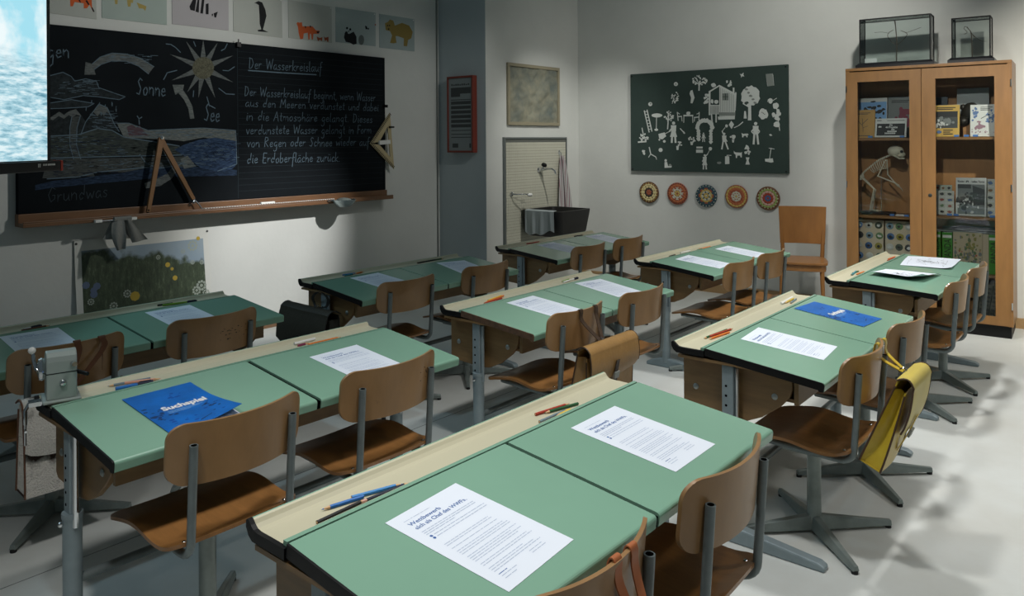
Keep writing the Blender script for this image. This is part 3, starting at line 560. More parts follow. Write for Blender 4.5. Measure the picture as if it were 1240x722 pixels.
SH = [('tiger', 60, 117, 19.5, None, 0, 'child\'s painting of a striped orange tiger, at the left beside the screen', c49, [('o', [(120,-60),(250,-60),(255,40),(270,70),(262,72),(240,28),(225,50),(205,50),(205,20),(150,12),(140,38),(125,38)]), ('k', [(170,-5),(180,-5),(190,15),(182,15)]), ('k', [(215,5),(225,0),(240,28),(232,30)]), ('k', [(250,45),(258,45),(271,71),(262,72)])]),
 ('lion', 123.5, 202, 26, None, 1, 'child\'s painting of pale yellow lions, second sheet from the screen', c49, [('y', [(385,-40),(412,-40),(408,25),(394,25)]), ('y', [(460,-40),(507,-40),(500,20),(490,15),(486,40),(470,40)]), ('y', [(523,14),(550,25),(582,38),(575,66),(562,52),(537,50)]), ('v', [(370,-60),(510,-60),(508,-10),(372,-10)])]),
 ('penguins', 208.5, 277, 33, None, 2, 'child\'s painting of a row of small black penguins', c49, [('k', [(868,-20),(884,-20),(872,66),(846,60),(840,40)]), ('k', [(890,-10),(900,-10),(896,76),(876,70)]), ('k', [(915,-4),(930,-4),(921,82),(905,80)]), ('k', [(938,24),(955,20),(955,86),(938,86)]), ('k', [(985,80),(1010,70),(1000,105),(990,105)]), ('k', [(974,84),(982,82),(980,97),(974,97)])]),
 ('penguin', 283, 342, 42, None, 0, 'child\'s painting of one tall black penguin', c5, [('k', [(195,20),(222,6),(245,15),(265,60),(272,100),(258,155),(250,185),(285,202),(220,197),(216,188),(240,184),(230,150),(228,90),(224,32),(208,22)])]),
 ('fox', 349.5, 402, 49, None, 0, 'child\'s painting of an orange cat-like animal with two cubs', c5, [('o', [(460,148),(466,138),(480,142),(494,138),(497,165),(560,165),(582,190),(606,192),(600,212),(566,212),(563,248),(555,248),(550,212),(544,212),(542,248),(534,248),(530,205),(505,210),(502,242),(484,246),(474,210),(468,165)]), ('k', [(510,162),(522,166),(516,180)]), ('k', [(540,160),(552,162),(548,176)]), ('k', [(585,196),(604,196),(600,208),(588,208)]), ('r', [(586,228),(605,238),(622,232),(620,256),(612,256),(608,248),(596,258),(590,248)]), ('r', [(630,228),(640,236),(660,230),(660,262),(652,262),(648,250),(638,258)])]),
 ('panda', 406.5, 455, 53.5, 12, 3, 'child\'s painting of a black and white panda and a grey bush', c5, [('k', [(762,205),(790,212),(818,198),(835,230),(836,275),(815,280),(795,268),(768,262),(757,235)]), ('k', circle(776, 176, 7, 8, 8)), ('k', circle(796, 184, 7, 8, 8)), ('k', circle(786, 196, 4, 5, 6)), ('k', circle(772, 206, 9, 10, 8)), ('g', circle(865, 250, 18, 32, 12)), ('k', [(888,160),(900,165),(905,182),(892,184)]), ('k', circle(909, 180, 5, 6, 6)), ('r', circle(953, 155, 5, 5, 6))]),
 ('bear', 459.5, 502, 60, 20, 3, 'child\'s painting of an olive-brown bear, last sheet on the right', c5, [('v', [(1013,145),(1030,138),(1045,122),(1066,130),(1075,160),(1120,143),(1165,160),(1187,200),(1178,240),(1158,250),(1152,290),(1130,288),(1132,240),(1092,226),(1080,226),(1086,268),(1066,272),(1045,268),(1058,222),(1045,195),(1018,188)]), ('k', circle(1030, 160, 4, 5, 6)), ('k', circle(1042, 160, 4, 5, 6)), ('k', circle(1036, 182, 6, 5, 6))])]
for nm, x0, x1, yb, yt, sc, lb, fn, parts in SH:
    y0, y1 = pz(x0, yb)[0], pz(x1, yb)[0]; zb = pz((x0+x1)/2, yb)[1]; zt = pz((x0+x1)/2, yt)[1] if yt else zb+(y1-y0)*.72
    tl = random.uniform(-.004, .004)
    s = tag(MB().ext([(y0, zb-tl), (y1, zb+tl), (y1+tl, zt+tl), (y0+tl, zt-tl)], lambda a, b, w: Vector((w, a, b)), XL+.0005, XP).build('animal_painting', SHEETC[sc]), lb, 'painting', 'animal paintings above the blackboard')
    g = MB(); mm = []
    for i, (c, pts) in enumerate(parts):
        m = PM(c); mm.append(m) if m not in mm else None; g.poly([fn(*p) for p in pts], fp, mm.index(m), .0005+.0001*i)
    g.build('painted_animal', mm, s)
    MB().lathe([(.006, 0), (.006, .002), (0, .004)], (XP+.0003, y1-.012, zt-.012), 8, T=Matrix.Rotation(PI/2, 3, 'Y')).build('pin', WHITE, s)

# ------------------------------------------------------------------ meadow poster below the board
m = bpy.data.materials.new('meadow_print'); m.use_nodes = True; nt = m.node_tree; L = nt.links; b = nt.nodes['Principled BSDF']; b.inputs['Roughness'].default_value = .5
tc = nt.nodes.new('ShaderNodeTexCoord'); sep = nt.nodes.new('ShaderNodeSeparateXYZ'); L.new(tc.outputs['Object'], sep.inputs[0])
n1 = nt.nodes.new('ShaderNodeTexNoise'); n1.inputs['Scale'].default_value = 9; n1.inputs['Detail'].default_value = 10; n1.inputs['Roughness'].default_value = .78; gm = nt.nodes.new('ShaderNodeMapping'); gm.inputs['Scale'].default_value = (1, 4.5, 1.6); gm.inputs['Rotation'].default_value = (.12, 0, 0); L.new(tc.outputs['Object'], gm.inputs[0]); L.new(gm.outputs[0], n1.inputs['Vector'])
r1_ = nt.nodes.new('ShaderNodeValToRGB'); els = r1_.color_ramp.elements; els[0].position = .3; els[0].color = lin('1c241a'); els[1].position = .8; els[1].color = lin('7d8a70')
e_ = els.new(.55); e_.color = lin('3f4c36'); L.new(n1.outputs['Fac'], r1_.inputs[0])
n2 = nt.nodes.new('ShaderNodeTexNoise'); n2.inputs['Scale'].default_value = 7; n2.inputs['Detail'].default_value = 5; L.new(tc.outputs['Object'], n2.inputs['Vector'])
r2_ = nt.nodes.new('ShaderNodeValToRGB'); r2_.color_ramp.elements[0].color = lin('9aa4a6'); r2_.color_ramp.elements[1].color = lin('7c93a6'); L.new(n2.outputs['Fac'], r2_.inputs[0])
ad = nt.nodes.new('ShaderNodeMath'); ad.operation = 'MULTIPLY_ADD'; ad.inputs[1].default_value = .30; L.new(n2.outputs['Fac'], ad.inputs[0]); L.new(sep.outputs['Z'], ad.inputs[2])
sy = nt.nodes.new('ShaderNodeMath'); sy.operation = 'MULTIPLY_ADD'; sy.inputs[1].default_value = .16; L.new(sep.outputs['Y'], sy.inputs[0]); L.new(ad.outputs[0], sy.inputs[2])
mr = nt.nodes.new('ShaderNodeMapRange'); mr.inputs[1].default_value = .41; mr.inputs[2].default_value = .45; L.new(sy.outputs[0], mr.inputs[0])
mx = nt.nodes.new('ShaderNodeMix'); mx.data_type = 'RGBA'; L.new(mr.outputs[0], mx.inputs[0]); L.new(r1_.outputs[0], mx.inputs[6]); L.new(r2_.outputs[0], mx.inputs[7]); L.new(mx.outputs[2], b.inputs['Base Color'])
pa, pb = yz(89.7, 290.7, XL+.01), yz(251.6, 277, XL+.01); pc = (yz(255.5, 355.7, XL+.04)); pd = yz(100.4, 379, XL+.05)
zt = (pa[1]+pb[1])/2; zbm = zt-.86; yc = (pa[0]+pb[0])/2; hw = (pb[0]-pa[0])/2
t = thing('meadow_poster', 'meadow poster with white border pinned under the chalk ledge', 'poster', (XL+.006, yc, (zt+zbm)/2)); H2 = .43
def pt(u, v, o): return Vector((.004+.055*(1-v)**1.6+o, (2*u-1)*hw*(1.0+.02*(1-v))+.02*(1-v), (2*v-1)*H2+.02*(u-.5)*0))
MB().slab(lambda u, v: pt(u, v, .001), lambda u, v: pt(u, v, 0), 8, 12).build('sheet', mat('poster_paper', (206, 206, 198), .7), t)
MB().slab(lambda u, v: pt(.045+.91*u, .03+.89*v, .0022), lambda u, v: pt(.045+.91*u, .03+.89*v, .0012), 8, 12).build('meadow_picture', m, t)
fl = MB()
for px, py, r, c in ((162,359,5.5,0),(153,356,5,1),(203,321,3,0),(211,337,3,0),(208,326,2,0),(117,347,4,2),(113,352,3.5,2),(104,346,4,2),(113,357,4,2),(241,289,2.5,0),(234,298,7,1),(242,346,7,1),(236,352,6,1),(247,355,5,1),(233,318,3,1),(244,318,3,1),(109,366,4,1),(136,371,5,1),(222,305,3,1),(192,312,3,1)):
    a = yz(px, py, XL+.03); y, z = a[0]-yc, a[1]-(zt+zbm)/2; u = (y/hw+1)/2; v = (z/H2+1)/2; rr = r*.0058; ff_ = lambda a, b, d: pt((a/hw+1)/2, (b/H2+1)/2, .0024+d)
    if c == 1:
        for i in range(9): aa = 2*PI*i/9; fl.poly(circle(y+rr*.7*math.cos(aa), z+rr*.7*math.sin(aa), rr*.24, n=6), ff_, c, .0002)
        fl.poly(circle(y, z, rr*.3, n=6), ff_, c, .0002)
    else: fl.poly(circle(y, z, rr, n=8), ff_, c, .0002)
fl.build('printed_flowers', [mat('flower_yellow', (176, 150, 52), .6), mat('flower_white', (150, 158, 146), .6), mat('flower_blue', (84, 98, 124), .6)], t)
for s in (-.975, .985): p = pt((s+1)/2, .975, .0015); MB().lathe([(.008, 0), (.007, .003), (0, .005)], p, 10, T=Matrix.Rotation(PI/2, 3, 'Y')).build('pin', mat('dark_pin', (60, 62, 60), .4), t)

# ------------------------------------------------------------------ screen
tvp = Vector((-4.47, 1.565, 0)); td = Vector((.64, -.768, 0)); tn = Vector((.768, .64, 0))      # right lower corner, direction to its other side, facing
zc0 = 1.4-(206.5-175)/FPX*4.10
t = thing('video_screen', 'large video screen showing bright sea and sky, at the left frame edge', 'screen', tvp+Vector((0, 0, 0))); w_, h_ = 1.62, .94
def tv(a, n, z): return td*a+tn*n+Vector((0, 0, zc0+z))
def tbx(a0, a1, n0, n1, z0, z1): return MB().hexa([tv(a0,n0,z0), tv(a1,n0,z0), tv(a1,n1,z0), tv(a0,n1,z0), tv(a0,n0,z1), tv(a1,n0,z1), tv(a1,n1,z1), tv(a0,n1,z1)])
tbx(0, w_, -.06, 0, 0, h_).build('housing', mat('screen_bezel', (12, 16, 20), .3), t, .004)
m = bpy.data.materials.new('sea_picture'); m.use_nodes = True; nt = m.node_tree; L = nt.links; b = nt.nodes['Principled BSDF']; b.inputs['Base Color'].default_value = (0, 0, 0, 1); b.inputs['Roughness'].default_value = .3
tc = nt.nodes.new('ShaderNodeTexCoord'); sep = nt.nodes.new('ShaderNodeSeparateXYZ'); L.new(tc.outputs['Object'], sep.inputs[0])
mp = nt.nodes.new('ShaderNodeMapping'); mp.inputs['Scale'].default_value = (2.2, 2.2, 13); L.new(tc.outputs['Object'], mp.inputs[0])
n1 = nt.nodes.new('ShaderNodeTexNoise'); n1.inputs['Scale'].default_value = 4; n1.inputs['Detail'].default_value = 8; n1.inputs['Roughness'].default_value = .65; L.new(mp.outputs[0], n1.inputs['Vector'])
rw = nt.nodes.new('ShaderNodeValToRGB'); e = rw.color_ramp.elements; e[0].position = .30; e[0].color = lin('5b93a8'); e[1].position = .62; e[1].color = lin('e2f4f8'); e2 = e.new(.47); e2.color = lin('a9d3e0'); L.new(n1.outputs['Fac'], rw.inputs[0])
n2 = nt.nodes.new('ShaderNodeTexNoise'); n2.inputs['Scale'].default_value = 5; n2.inputs['Detail'].default_value = 7; L.new(tc.outputs['Object'], n2.inputs['Vector'])
rs_ = nt.nodes.new('ShaderNodeValToRGB'); e = rs_.color_ramp.elements; e[0].position = .40; e[0].color = lin('a4e0f0'); e[1].position = .58; e[1].color = lin('eefafc'); L.new(n2.outputs['Fac'], rs_.inputs[0])
mr = nt.nodes.new('ShaderNodeMapRange'); mr.inputs[1].default_value = zc0+.50; mr.inputs[2].default_value = zc0+.62; L.new(sep.outputs['Z'], mr.inputs[0])
mx = nt.nodes.new('ShaderNodeMix'); mx.data_type = 'RGBA'; L.new(mr.outputs[0], mx.inputs[0]); L.new(rw.outputs[0], mx.inputs[6]); L.new(rs_.outputs[0], mx.inputs[7])
L.new(mx.outputs[2], b.inputs['Emission Color']); b.inputs['Emission Strength'].default_value = 1.0
tbx(.035, w_-.035, .0005, .0015, .055, h_-.03).build('picture', m, t)
sbm = MB()
pts = [tv(-.075, -.02, .020), tv(w_+.05, -.02, .020)]
tbx(-.068, w_+.05, -.035, .012, -.004, .050).build('speaker_bar', mat('speaker_black', (10, 10, 11), .45), t, .006)
tbx(-.088, -.0685, -.036, .013, -.005, .051).build('end_cap', mat('red_end_cap', (150, 44, 24), .45), t, .004)
lt = MB()
def lf_(a, b, d): return tv(a, .0122+d, b)
for i in range(6): a = .105+.0*i; lt.poly(circle(.115+.012*(i % 2), .034-.006*(i//2), .004, n=6), lf_, 0, .0004)
for i in range(12): lt.poly(rrect(.088-.0085*i-.005-.004*(i > 3), .088-.0085*i-.004*(i > 3), .026, .036, .001, 1), lf_, 0, .0004)
lt.build('maker_lettering', WHITE, t)
tbx(w_/2-.05, w_/2+.05, -.16, -.061, -zc0+.03, .5).build('stand_column', STEEL, t)
tbx(w_/2-.4, w_/2+.4, -.36, .14, -zc0, -zc0+.029).build('stand_foot', STEEL, t, .004)
# ------------------------------------------------------------------ sink corner
XW = XS
def ys(px, py, d=.0): p = at(px, py, X=XW+d); return (p.y, p.z)
# relief map picture
a, b = ys(614.8, 75.3, .02), ys(678, 152.8, .02); y0, y1 = a[0], b[0]; zt = (a[1]+ys(678.3, 82.6, .02)[1])/2; zb = (ys(615.4, 151.1, .02)[1]+b[1])/2
t = thing('relief_map', 'square relief map in a pale wooden frame above the sink', 'picture', (XW, (y0+y1)/2, zb)); hw, h = (y1-y0)/2, zt-zb
PALEF = mat('pale_frame_wood', (150, 142, 118), .6, noise=.12, scale=6)
fr = MB()
for (p, q, r, s) in ((-hw, hw, 0, .03), (-hw, hw, h-.03, h), (-hw, -hw+.03, .0301, h-.0301), (hw-.03, hw, .0301, h-.0301)): fr.box(.001, .024, p, q, r, s)
fr.build('frame', PALEF, t, .002)
m = mat('relief_paper', (152, 148, 126), .9, noise=.32, scale=5, col2=(98, 106, 100), bump=.8, bscale=9)
import mathutils.noise as mn
def rel(u, v):
    y = (-hw+.031)+(2*hw-.062)*u; z = .031+(h-.062)*v
    return Vector((.010+.020*mn.noise(Vector((y*8, z*8, 3)))+.010*mn.noise(Vector((y*20, z*20, 8))), y, z))
MB().slab(rel, lambda u, v: Vector((.001, (-hw+.031)+(2*hw-.062)*u, .031+(h-.062)*v)), 40, 40).build('relief', m, t)
# tiled splash panel
a, b = ys(609.5, 167.5), ys(684, 168); zt = (a[1]+b[1])/2; y0, y1 = a[0], b[0]
t = thing('tile_panel', 'splash panel of small cream tiles on the wall behind the sink', 'tile panel', (XW, (y0+y1)/2, .35)); hw = (y1-y0)/2; H_ = zt-.35
MB().box(.001, .016, -hw, hw, 0, H_).build('backing', mat('tile_grout', (96, 98, 92), .9), t)
TILE = mat('cream_tile', (196, 194, 176), .25, noise=.08, scale=3)
g = MB(); nx = 34; s = (2*hw-.03)/nx; nz = int((H_-.02)/s)
for i in range(nx):
    for j in range(nz): y = -hw+.015+i*s; z = .01+j*s; g.box(.0162, .0185, y+.0009, y+s-.0009, z+.0009, z+s-.0009)
g.build('tiles', TILE, t)
ed = MB()
for (p, q, r, s_) in ((-hw-.014, -hw+.006, 0, H_+.012), (hw-.006, hw+.004, 0, H_+.012), (-hw+.0061, hw-.0061, H_-.004, H_+.012)): ed.box(.0005, .024, p, q, r, s_)
ed.build('edge_trim', mat('zinc_trim', (120, 126, 124), .5, .5), t)
# sink
XT = XW+.019
pf = at(668.5, 285, P=(Vector((0, 1, 0)), 5.63))
y0 = at(630, 255, X=XT).y; y1 = 6.12; zt = at(630, 254, X=XT).z; dx = .46
yA = y0
t = thing('sink', 'black rectangular stone sink below the tap', 'sink', (XT, (yA+y1)/2, zt)); hw = (y1-yA)/2; hh = .24; w = .025
def rx(x0, x1, a0, a1, r): return rrect(x0, x1, a0, a1, r, 5)
def ring(x0, x1, a, r, z): return [(p[0], p[1], z) for p in rx(x0, x1, -a, a, r)]
loops = [ring(.03, dx-.05, hw-.06, .05, -hh), ring(.005, dx-.02, hw-.025, .06, -hh+.035), ring(.001, dx, hw, .05, -.03), ring(.001, dx+.004, hw+.003, .05, 0), ring(.022, dx-.018, hw-.02, .04, 0), ring(.03, dx-.03, hw-.035, .04, -.10), ring(.05, dx-.06, hw-.07, .05, -hh+.03)]
v = [p for l in loops for p in l]; n = len(loops[0]); f = [(i*n+k, i*n+(k+1) % n, (i+1)*n+(k+1) % n, (i+1)*n+k) for i in range(len(loops)-1) for k in range(n)]
SB = mat('black_stone', (30, 29, 28), .5, noise=.2, scale=9)
MB().add(v, f, 0, True).add(loops[0], [tuple(range(n-1, -1, -1))]).add(loops[-1], [tuple(range(n))]).build('basin', SB, t)
MB().lathe([(.02, -.02), (.045, 0), (.05, .002)], (.2, 0, -hh-.02+.018), 16).tube([(.2, 0, -hh-.002), (.2, 0, -hh-.12), (.17, 0, -hh-.17), (.10, 0, -hh-.17), (.0, 0, -hh-.13)], .022, 10).build('drain_pipe', STEEL, t)
# grey cloth over the near rim
yc0, yc1 = y0-.002, y0+.0
xa, xb = at(637, 258, P=(Vector((0, 1, 0)), y0)).x-XT, at(668, 258, P=(Vector((0, 1, 0)), y0)).x-XT
xa, xb = .07, .40
def rag(off):
    def g(u, v):
        x = XT+xa+(xb-xa)*u; k = .006*math.sin(u*19)+.003*math.sin(u*41)
        if v < .2: s = v/.2; return Vector((x, yA+.030-.036*s, zt+.006+off-.002*math.sin(s*PI)))
        s = (v-.2)/.8; return Vector((x+.008*math.sin(9*u)*s, yA-.006-off+k*min(1, s*2)-.006, zt+.004-(.205+.02*math.sin(u*5)+.012*math.sin(u*13))*s))
    return g
tag(MB().slab(rag(.003), rag(0), 30, 14).build('dish_cloth', mat('pale_blue_cloth', (150, 158, 158), .9, bump=.2, bscale=120)), 'pale blue-grey cloth hanging over the near rim of the sink', 'cloth')
# tap
tp = at(652, 206, X=XT)
t = thing('water_tap', 'chrome wall tap with a black knob on the tiles above the sink', 'tap', tp)
MB().tube([(0, 0, 0), (.04, .01, 0), (.09, .02, .012), (.14, .03, .012), (.17, .036, -.006), (.178, .038, -.035)], [.013, .013, .010, .009, .009, .009], 12).lathe([(.022, 0), (.022, .006), (.013, .012)], (0, 0, 0), 14, T=Matrix.Rotation(PI/2, 3, 'Y')).build('spout', CHROME, t)
MB().tube([(.035, .008, .004), (.05, .012, .03)], [.012, .012], 10).build('valve', CHROME, t)
MB().lathe([(.012, 0), (.026, .006), (.028, .022), (.020, .034), (0, .037)], (.052, .0122, .033), 12, T=Matrix.Rotation(.5, 3, 'Y')).build('knob', BLACK, t)
# soap holder rail
so_ = at(619, 235, X=XT)
t = thing('soap_holder', 'small chrome soap holder with soap on the left of the tiles', 'soap holder', so_)
MB().lathe([(.02, 0), (.02, .01), (.01, .014)], (0, 0, 0), 12, T=Matrix.Rotation(PI/2, 3, 'Y')).tube([(.01, 0, 0), (.05, .02, -.002), (.10, .12, -.004), (.10, .17, -.004)], .006, 8).build('arm', CHROME, t)
MB().ball((.10, .15, -.012), (.022, .038, .016), 10).build('soap', WHITE, t)
# hook with striped towel and hose
hk = at(677, 186, X=XT)
t = thing('wall_hook', 'small metal hook on the tiles holding the striped towel', 'hook', hk)
MB().tube([(0, 0, .02), (.02, 0, .015), (.03, 0, -.01), (.022, 0, -.022), (.012, 0, -.015)], .004, 8).build('hook_wire', CHROME, t); MB().box(.0003, .004, -.012, .012, -.01, .035).build('plate', CHROME, t)
m = bpy.data.materials.new('striped_towel'); m.use_nodes = True; nt = m.node_tree; L = nt.links; b = nt.nodes['Principled BSDF']; b.inputs['Roughness'].default_value = .9
tc = nt.nodes.new('ShaderNodeTexCoord'); wv = nt.nodes.new('ShaderNodeTexWave'); wv.bands_direction = 'Y'; wv.inputs['Scale'].default_value = 14; L.new(tc.outputs['Object'], wv.inputs['Vector'])
rr = nt.nodes.new('ShaderNodeValToRGB'); e = rr.color_ramp.elements; e[0].position = .70; e[0].color = lin('aeadaa'); e[1].position = .85; e[1].color = lin('8a6a70'); L.new(wv.outputs['Fac'], rr.inputs[0]); L.new(rr.outputs[0], b.inputs['Base Color'])
tl = MB(); hp = hk-Vector((XT, 0, 0))
def tw(off, y_a, y_b, yc_, ye_, zlen, ph):
    def g(u, v):
        s = v**.7; y = (yc_+(u-.5)*.03)*(1-s)+(y_a+(y_b-y_a)*u)*s
        return Vector((XT+.022+off+.02*s+.012*math.sin(u*3*PI+ph)*s, y, hk.z-.018-zlen*v))
    return g
zl_ = hk.z-(zt-.06)
tl.slab(tw(.004, hk.y-.07, hk.y+.06, hk.y, 0, zl_, 0), tw(0, hk.y-.07, hk.y+.06, hk.y, 0, zl_, 0), 14, 18).slab(tw(.018, hk.y+.02, hk.y+.16, hk.y+.005, 0, zl_, 1), tw(.014, hk.y+.02, hk.y+.16, hk.y+.005, 0, zl_, 1), 12, 18)
tag(tl.build('striped_towel', m), 'white towel with thin reddish stripes hanging from the hook by the sink', 'towel')

# red-framed notice on the wall step
SN = Vector((.05, -1, 0)).normalized(); SP = (SN, SN.dot(Vector((XL, YC1, 0))+SN*.06)); SD = Vector((1, .05, 0)).normalized()
def stp(px, py): return at(px, py, P=SP)
a, b = stp(540.8, 93.2), stp(575, 185); w = (b-a).dot(SD); h = a.z-b.z
t = thing('notice_frame', 'narrow red-brown framed notice on the grey wall step', 'notice', a-Vector((0, 0, h))-SN*.06); R_ = Matrix((SD, -SN, UP)).transposed()
t.rotation_euler = R_.to_euler()
RED = mat('red_brown_frame', (120, 50, 36), .5)
w -= .02
fr = MB()
for (x0, x1, z0, z1) in ((0, w, 0, .018), (0, w, h-.018, h), (0, .018, .0181, h-.0181), (w-.018, w, .0181, h-.0181)): fr.box(x0, x1, -.06, -.001, z0, z1)
fr.build('frame', RED, t, .002)
MB().box(.0181, w-.0181, -.052, -.046, .0181, h-.0181).build('notice_sheet', mat('notice_paper', (128, 136, 136), .8), t)
g = MB(); fnn = lambda a, b, d: Vector((a, -.0522-d, b))
TX = mat('notice_print', (62, 66, 66), .8)
for i in range(9): g.poly(rrect(.05+i*(w-.09)/9.0, .05+(i+.72)*(w-.09)/9.0, h-.086, h-.070-.005*(i%3 == 1), .001, 1), fnn)
for i, z in enumerate([.83, .79, .75, .69, .65, .59, .53, .47, .41, .35, .29, .24, .20]): hh_ = .012 if i not in (3, 10, 11, 12) else .003; x1 = w-.03 if i != 2 else w*.5; g.poly(rrect(.045, x1, z*h-hh_*1.2, z*h+hh_*1.2, .001, 1), fnn)
g.poly(rrect(.06, .13, .065*h, .12*h, .001, 1), fnn); g.poly(rrect(w-.05, w-.03, .065*h, .12*h, .001, 1), fnn)
g.build('printed_lines', TX, t)

# ------------------------------------------------------------------ green felt board with paper cut-outs
def bw(px, py, off=.0): return at(px, py, P=bplane(off))
def b2(px, py, off): p = bw(px, py, off)-C3; return (p.dot(BD), p.z)
def bfn(off): return lambda a, b, d: C3+BD*a+BN*(off+d)+UP*b
FO = .032
u0, u1 = b2(763.5, 150, FO)[0], b2(954.6, 150, FO)[0]; zt = (b2(763.5, 90, FO)[1]+b2(955, 77.8, FO)[1])/2; zb = (b2(763.5, 207, FO)[1]+b2(954.6, 210.4, FO)[1])/2
FELT = mat('dark_green_felt', (60, 74, 69), .95, noise=.12, scale=6, bump=.1, bscale=200, spec=.2)
f_ = bfn(0)
fbd = tag(MB().hexa([f_(u0,zb,.004), f_(u1,zb,.004), f_(u1,zb,FO), f_(u0,zb,FO), f_(u0,zt,.004), f_(u1,zt,.004), f_(u1,zt,FO), f_(u0,zt,FO)]).build('felt_board', FELT, bev=.004), 'dark green felt board with white paper cut-outs on the back wall', 'felt board')
for uu, zz in ((u0+.02, zt-.02), (u1-.02, zt-.02), (u1-.02, zb+.02), (u0+.02, zb+.02)): MB().ball(f_(uu, zz, FO+.001), (.008, .008, .008), 8).build('corner_pin', BLACK, fbd)
CUT = mat('cut_paper', (206, 210, 204), .85); CUTG = mat('cut_paper_grey', (130, 136, 130), .85); CUTD = mat('cut_paper_ink', (60, 72, 66), .85)
def k8(x, y): return b2(760+x/5.35, 80+y/5.35, FO)
def cut(label, shapes, cat='paper cut-out'):
    g = MB()
    for i, s in enumerate(shapes):
        m_ = 0
        if isinstance(s, tuple): m_, s = s
        if m_ == 0: g.ext([k8(*p) for p in s], lambda a, b, w: bfn(FO)(a, b, w), .0004+.0001*i, .0018+.0001*i)
        else: g.poly([k8(*p) for p in s], bfn(FO), m_, .0026+.0001*i)
    ob = g.build('paper_cutout', [CUT, CUTG, CUTD]); tag(ob, label, cat, 'paper cut-outs on the felt board')
def blob(cx, cy, rx, ry, n=18, j=.18, seed=0):
    r = random.Random(seed); return [(cx+rx*(1+r.uniform(-j, j))*math.cos(2*PI*i/n), cy+ry*(1+r.uniform(-j, j))*math.sin(2*PI*i/n)) for i in range(n)]
def leafy(cx, cy, rx, ry, n, seed, r0=5):
    r = random.Random(seed); o = []
    for i in range(n): a = r.uniform(0, 2*PI); d = math.sqrt(r.random()); o.append(blob(cx+rx*d*math.cos(a), cy+ry*d*math.sin(a), r0*r.uniform(.7, 1.3), r0*r.uniform(.7, 1.3), 7, .25, seed*50+i))
    return o
def line(x0, y0, x1, y1, w): L = math.hypot(x1-x0, y1-y0); nx, ny = -(y1-y0)/L*w/2, (x1-x0)/L*w/2; return [(x0+nx, y0+ny), (x1+nx, y1+ny), (x1-nx, y1-ny), (x0-nx, y0-ny)]
cut('white paper house with window and balcony on the green felt board', [[(595,122),(700,178),(696,325),(594,325)], [(524,165),(595,122),(600,128),(530,172)], [(526,165),(537,160),(537,318),(526,318)], [(530,252),(594,252),(594,312),(530,312)], [(585,328),(695,322),(695,345),(588,348)], [(698,168),(706,172),(700,290),(695,290)], [(682,140),(692,140),(692,185),(682,185)], [(540,312),(548,312),(552,362),(544,362)], [(570,312),(578,312),(578,366),(570,366)], (1, [(614,178),(655,176),(655,222),(614,222)]), (2, [(632,178),(637,178),(637,222),(632,222)]), (2, [(614,197),(655,197),(655,201),(614,201)]), (1, [(594,300),(696,300),(696,322),(594,322)]), blob(575, 232, 14, 13, 12, .1, 4), blob(548, 228, 8, 14, 10, .2, 5)]+[(2, [(602+12*i, 140+6.4*i), (604+12*i, 141+6.4*i), (604+12*i, 298), (602+12*i, 298)]) for i in range(8)]+[(2, [(536+9*i, 258), (539+9*i, 258), (539+9*i, 310), (536+9*i, 310)]) for i in range(7)])
cut('broad white paper tree at the right of the paper house', [blob(795, 195, 62, 66, 26, .10, 1), [(782,255),(800,255),(802,352),(780,352)], [(750,235),(785,258),(783,268),(745,245)], (2, blob(770, 240, 13, 11, 8, .3, 2))]+[(1, blob(770+14*i % 60, 150+22*i, 10, 7, 9, .3, 20+i)) for i in range(5)])
cut('small leafy paper tree left of the paper house roof', leafy(466, 95, 48, 32, 46, 11)+[line(464, 160, 466, 100, 8), line(466, 125, 440, 100, 4), line(466, 125, 492, 98, 4)])
cut('small leafy paper tree beside the paper parasol', leafy(268, 325, 30, 34, 32, 12)+[line(260, 410, 266, 330, 7), line(264, 360, 250, 330, 4)])
cut('speckled paper shrub at the upper left of the felt board', leafy(308, 205, 26, 40, 36, 13, 4)+[line(290, 245, 305, 190, 3)])
cut('paper leaves sprig above the paper house roof', leafy(658, 110, 18, 22, 12, 14, 6))
cut('paper flowers hanging left of the paper house', leafy(512, 230, 14, 55, 14, 15, 8))
cut('paper ladder leaning at the left of the felt board', [line(108, 288, 140, 430, 6), line(126, 283, 158, 425, 6)]+[line(111+4.5*i, 297+19*i, 131+4.5*i, 293+19*i, 4) for i in range(7)])
cut('paper parasol on a thin stand', [blob(190, 320, 35, 13, 16, .05, 6), line(188, 330, 186, 410, 4), blob(186, 413, 13, 8, 10, .1, 7)])
cut('paper chair left of the paper table', [line(322, 298, 328, 355, 5), line(328, 328, 352, 326, 7), line(350, 326, 353, 358, 4), line(322, 300, 338, 312, 4)])
cut('paper table with a bowl on it', [[(362,316),(425,316),(425,326),(362,326)], line(365, 322, 364, 368, 4), line(421, 322, 423, 368, 4), blob(394, 306, 14, 12, 10, .15, 8)])
cut('paper chair right of the paper table', [line(464, 298, 462, 355, 5), line(430, 334, 464, 330, 7), line(434, 334, 432, 360, 4), line(448, 312, 464, 304, 4)])
cut('paper arch covered with roses', [blob(500+48*math.cos(a), 400-48*math.sin(a), 14, 14, 9, .2, i) for i, a in enumerate([0, .3, .6, .95, 1.3, 1.6, 1.9, 2.2, 2.5, 2.8, PI])]+[blob(460, 420+18*i, 13, 13, 9, .2, 60+i) for i in range(4)]+[blob(540, 420+18*i, 12, 12, 9, .2, 70+i) for i in range(5)])
